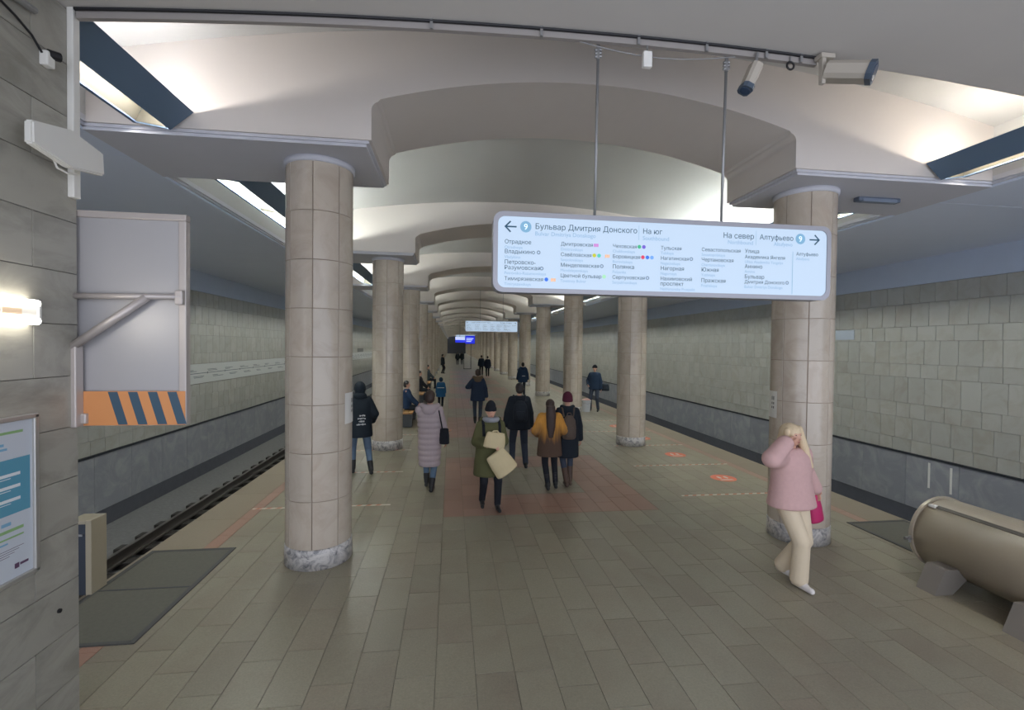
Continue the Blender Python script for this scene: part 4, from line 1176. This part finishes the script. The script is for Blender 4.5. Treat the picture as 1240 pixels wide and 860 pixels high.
# woman in the yellow-brown fur coat
J = person('person with long brown hair in yellow-to-brown fur coat, walking away', (.17, 8.20), R(-3), 1.60, lf=(.04, .04, .09), rf=(.06, -.10, .10), lh=(.22, .18, 1.05), rh=(-.22, .16, 1.05))
mf = mat('ombre_fur', srgb(196, 140, 62), .95, noise=(40, .25), aniso=(1, 1, .12))
nt = mf.node_tree; bs = nt.nodes['Principled BSDF']; src = bs.inputs['Base Color'].links[0].from_socket
tc = nt.nodes.new('ShaderNodeTexCoord'); sp = nt.nodes.new('ShaderNodeSeparateXYZ'); nt.links.new(tc.outputs['Object'], sp.inputs[0])
nz = nt.nodes.new('ShaderNodeTexNoise'); mp = nt.nodes.new('ShaderNodeMapping'); mp.inputs['Scale'].default_value = (14, 14, .8); nt.links.new(tc.outputs['Object'], mp.inputs[0]); nt.links.new(mp.outputs[0], nz.inputs['Vector']); nz.inputs['Scale'].default_value = 1
ad = nt.nodes.new('ShaderNodeMath'); ad.operation = 'MULTIPLY_ADD'; nt.links.new(nz.outputs['Fac'], ad.inputs[0]); ad.inputs[1].default_value = .45; nt.links.new(sp.outputs['Z'], ad.inputs[2])
mr_ = nt.nodes.new('ShaderNodeMapRange'); mr_.inputs['From Min'].default_value = 1.08; mr_.inputs['From Max'].default_value = 1.42; nt.links.new(ad.outputs[0], mr_.inputs['Value'])
mx = nt.nodes.new('ShaderNodeMix'); mx.data_type = 'RGBA'; mx.inputs[6].default_value = (*srgb(84, 66, 54), 1); nt.links.new(mr_.outputs[0], mx.inputs[0]); nt.links.new(src, mx.inputs[7]); nt.links.new(mx.outputs[2], bs.inputs['Base Color'])
coat(J, mf, .66, 1.10, 1.06, 1.3, 'fur_coat', vox=.015, smooth=3); hair(J, M_brownhair, .42, w=1.02, back=.075); trousers(J, M_bk, .92, .02); shoes(J, M_boot, .20, 'boot')

# woman with maroon hat and brown backpack
J = person('person in maroon knit hat and black coat with brown backpack, walking away', (.53, 8.36), R(-4), 1.70, lf=(-.02, .06, .09), rf=(.08, -.10, .10), lh=(.27, .06, .84), rh=(-.26, .06, .86))
coat(J, fabric('black_coat', (34, 40, 48)), .55, 1.06, .98, 1.1); hat(J, fabric('maroon_knit', (84, 34, 52)), .9); hood_down(J, fabric('black_coat', (34, 40, 48)), .85, 'collar')
trousers(J, M_djeans, .92, .14); shoes(J, mat('brown_leather', srgb(78, 58, 46), .5), .24, 'boot')
backpack(J, fabric('brown_pack', (92, 80, 72)), 'brown backpack on the person in maroon hat', .13, .44, .14, 1.14)

# woman in navy parka with fur hood, farther on
J = person('person in navy parka with brown fur hood, walking away behind khaki parka', (-.72, 15.3), R(-3), 1.78, lf=(-.02, -.12, .11), rf=(.02, .10, .09), lh=(.30, -.02, .84), rh=(-.26, .14, 1.15), vox=.014)
coat(J, fabric('navy_parka', (40, 52, 72)), .74, 1.08, 1.05, 1.05); hood_down(J, fabric('brown_fur', (98, 82, 66), .95, .3, 60), 1.05, 'fur_hood'); hair(J, M_brownhair); trousers(J, M_djeans, .9, .1); shoes(J, M_boot, .1)
# man in blue-black jacket beyond
J = person('person in dark blue jacket with hood, walking away beyond the group of three', (2.1, 24.0), R(0), 1.70, lf=(0, .10, .09), rf=(0, -.10, .10), lh=(.30, .03, .82), rh=(-.30, .03, .82), vox=.016)
coat(J, fabric('blue_black', (36, 54, 78)), .72, 1.22, 1.02, 1.2, vox=.02); hood_down(J, fabric('blue_black', (36, 54, 78))); hair(J, M_darkhair); trousers(J, M_bk2, 1.05); shoes(J, M_boot)
MB().box(-.07, .09, -.24, -.225, 1.02, 1.035).build('reflective_strip', M_white, J['o'])
# man by the right columns
J = person('man in dark cap and navy jacket with a bag, standing at right platform side', (4.08, 18.05), R(150), 1.82, lf=(.06, .0, .09), rf=(-.06, .03, .09), lh=(.22, .14, 1.02), rh=(-.27, .06, .84), vox=.014)
coat(J, fabric('navy_jacket', (40, 56, 78)), .84, 1.12, .98, 1.12, 'jacket'); hat(J, M_bk, .9, 'cap', 1.66); hair(J, M_darkhair, top=.8); trousers(J, M_djeans, 1.0, .02); shoes(J, M_boot)
bag(J, 'shoulder_bag', 'dark bag hanging at the hip of the man in navy jacket', 'bag', (-.34, -.12, .92), (.20, .10, .13), M_bk2, [[(-.25, -.12, 1.04), (-.1, -.16, 1.3), (.10, -.06, 1.49), (.12, .1, 1.40)]])
# bucket beside the column
bk = thing('bucket', 'white bucket with pinkish top beside the third right column', 'bucket', (3.72, 17.95, 0))
MB().lathe([(.15, 0), (.18, .42), (.19, .43), (.19, .46), (.17, .46)], 20).build('pail', mat('bucket_white', srgb(196, 198, 204), .5), bk)
MB().ell((0, 0, .46), (.165, .165, .06)).build('contents', mat('bucket_pink', srgb(206, 160, 150), .6), bk, smooth=True)
MB().path([(-.19, 0, .43), (-.16, -.1, .36), (0, -.2, .32), (.16, -.1, .36), (.19, 0, .43)], .006, 6).build('handle', M_galv, bk)
# far pair
for x, y, l, h, c, sl in ((.98, 40.1, 'far person in dark jacket at left of the walking pair', 1.74, (34, 46, 62), 0), (1.43, 39.0, 'far person in dark hooded coat at right of the walking pair', 1.70, (36, 44, 60), 1)):
    J = person(l, (x, y), R(0), h, lf=(0, .12, .09), rf=(0, -.10, .10), vox=.022)
    m = fabric('far_coat_%d' % sl, c); coat(J, m, .70 if sl else .8, 1.1, 1, 1.1, vox=.024); hair(J, M_darkhair); trousers(J, M_bk); shoes(J, M_boot)
# child in blue
J = person('child in bright blue jacket and dark hood, walking near the left columns', (-2.0, 19.6), R(0), 1.20, lf=(0, .12, .09), rf=(0, -.10, .10), vox=.016)
mb_ = fabric('bright_blue', (44, 96, 140)); coat(J, mb_, .62, 1.35, 1.0, 1.3, 'jacket', vox=.02); b = MB(); k = J['k']
b.ell(J['head'] + Vector((0, -.02, .01)), (.13 * k, .14 * k, .15 * k)); remesh('hood', b, fabric('dark_teal_hood', (38, 62, 84)), .016, 4, J['o'])
trousers(J, M_bk2, 1.1); shoes(J, M_boot)
MB().box(-.14, .14, -.165, -.155, .80, .82).build('reflective_strip', M_white, J['o'])
# people sitting on the benches
def sitter(y, x, label, c, face, h=1.72):
    J = person(label, (x, y), face, h, lf=(0, .44, .09), rf=(0, .44, .09), lh=(.16, .34, 1.00), rh=(-.16, .34, 1.00), sit=True, vox=.018)
    m = fabric('sitter_%d_%d_%d' % c, c); coat(J, m, .86, 1.1, 1.0, 1.1, vox=.022); hair(J, M_darkhair); trousers(J, M_bk2); shoes(J, M_boot)
sitter(15.4, -3.0, 'person in dark blue seated on the nearest bench, mostly behind second left column', (40, 60, 90), R(-90))
sitter(ribY(3) - 2.4, -3.0, 'person in black seated on the bench behind the third left column', (36, 36, 44), R(-90))
sitter(ribY(4) - 2.0, -2.95, 'person in grey seated on the bench behind the fourth left column', (70, 80, 88), R(-90))
J = person('far person in black standing beside the left columns', (-2.35, 43.0), R(-60), 1.75, lf=(0, .03, .09), rf=(0, -.03, .09), vox=.022); coat(J, M_blk, .75, 1.1, 1, 1.1, vox=.024); hair(J, M_darkhair); trousers(J, M_bk); shoes(J, M_boot)
for x, y, l in ((-.75, 62, 'far walker in black, left one of the two at the hall end'), (-.15, 63, 'far walker in black, right one of the two at the hall end')):
    J = person(l, (x, y), R(0), 1.76, lf=(0, .12, .09), rf=(0, -.10, .10), vox=.03); coat(J, M_blk, .75, 1.15, 1, 1.15, vox=.03); hair(J, M_darkhair); trousers(J, M_bk); shoes(J, M_boot)

# woman in pink walking past the right column
J = person('person in pink fluffy jacket and cream trousers, arm raised to head, by right column', (2.13, 4.68), BACKW + R(12), 1.74, lf=(-.06, .14, .09), rf=(.06, -.12, .12), lh=(.20, .10, 1.58), rh=(-.42, -.06, .98), lean=.06, side=.11)
M_pink = fabric('pink_fluff', (200, 164, 160), .95, .08, 30)
coat(J, M_pink, .84, 1.16, 1.2, 1.5, 'jacket', vox=.015, bell=.1, smooth=8)
M_cream = fabric('cream_trousers', (210, 194, 168), .85, .05, 10)
trousers(J, M_cream, 1.22, .02, flare=1.35); shoes(J, mat('white_shoe', srgb(216, 210, 206), .5))
M_blond = mat('blonde_hair', srgb(212, 190, 156), .55, noise=(60, .2), aniso=(1, 1, .1))
hair(J, M_blond, .22, w=1.15, back=.06)
B, k = J['B'], J['k']
b = MB(); b.cap(B(-.07, .03, 1.70), B(-.12, .06, 1.50), .05 * k, .05 * k); b.cap(B(-.12, .06, 1.50), B(-.15, .12, 1.30), .05 * k, .025 * k); b.cap(B(.07, .02, 1.69), B(.10, .02, 1.55), .04 * k, .03 * k)
remesh('hair_lock', b, M_blond, .012, 3, J['o'])
bag(J, 'handbag', 'magenta handbag hanging from the arm of the person in pink', 'bag', (-.42, -.05, .74), (.10, .06, .16), mat('magenta_leather', srgb(186, 44, 100), .45), [[(-.37, -.06, .88), (-.40, -.06, .98), (-.43, -.05, .98), (-.47, -.04, .88)]], rot=.2)
flush()
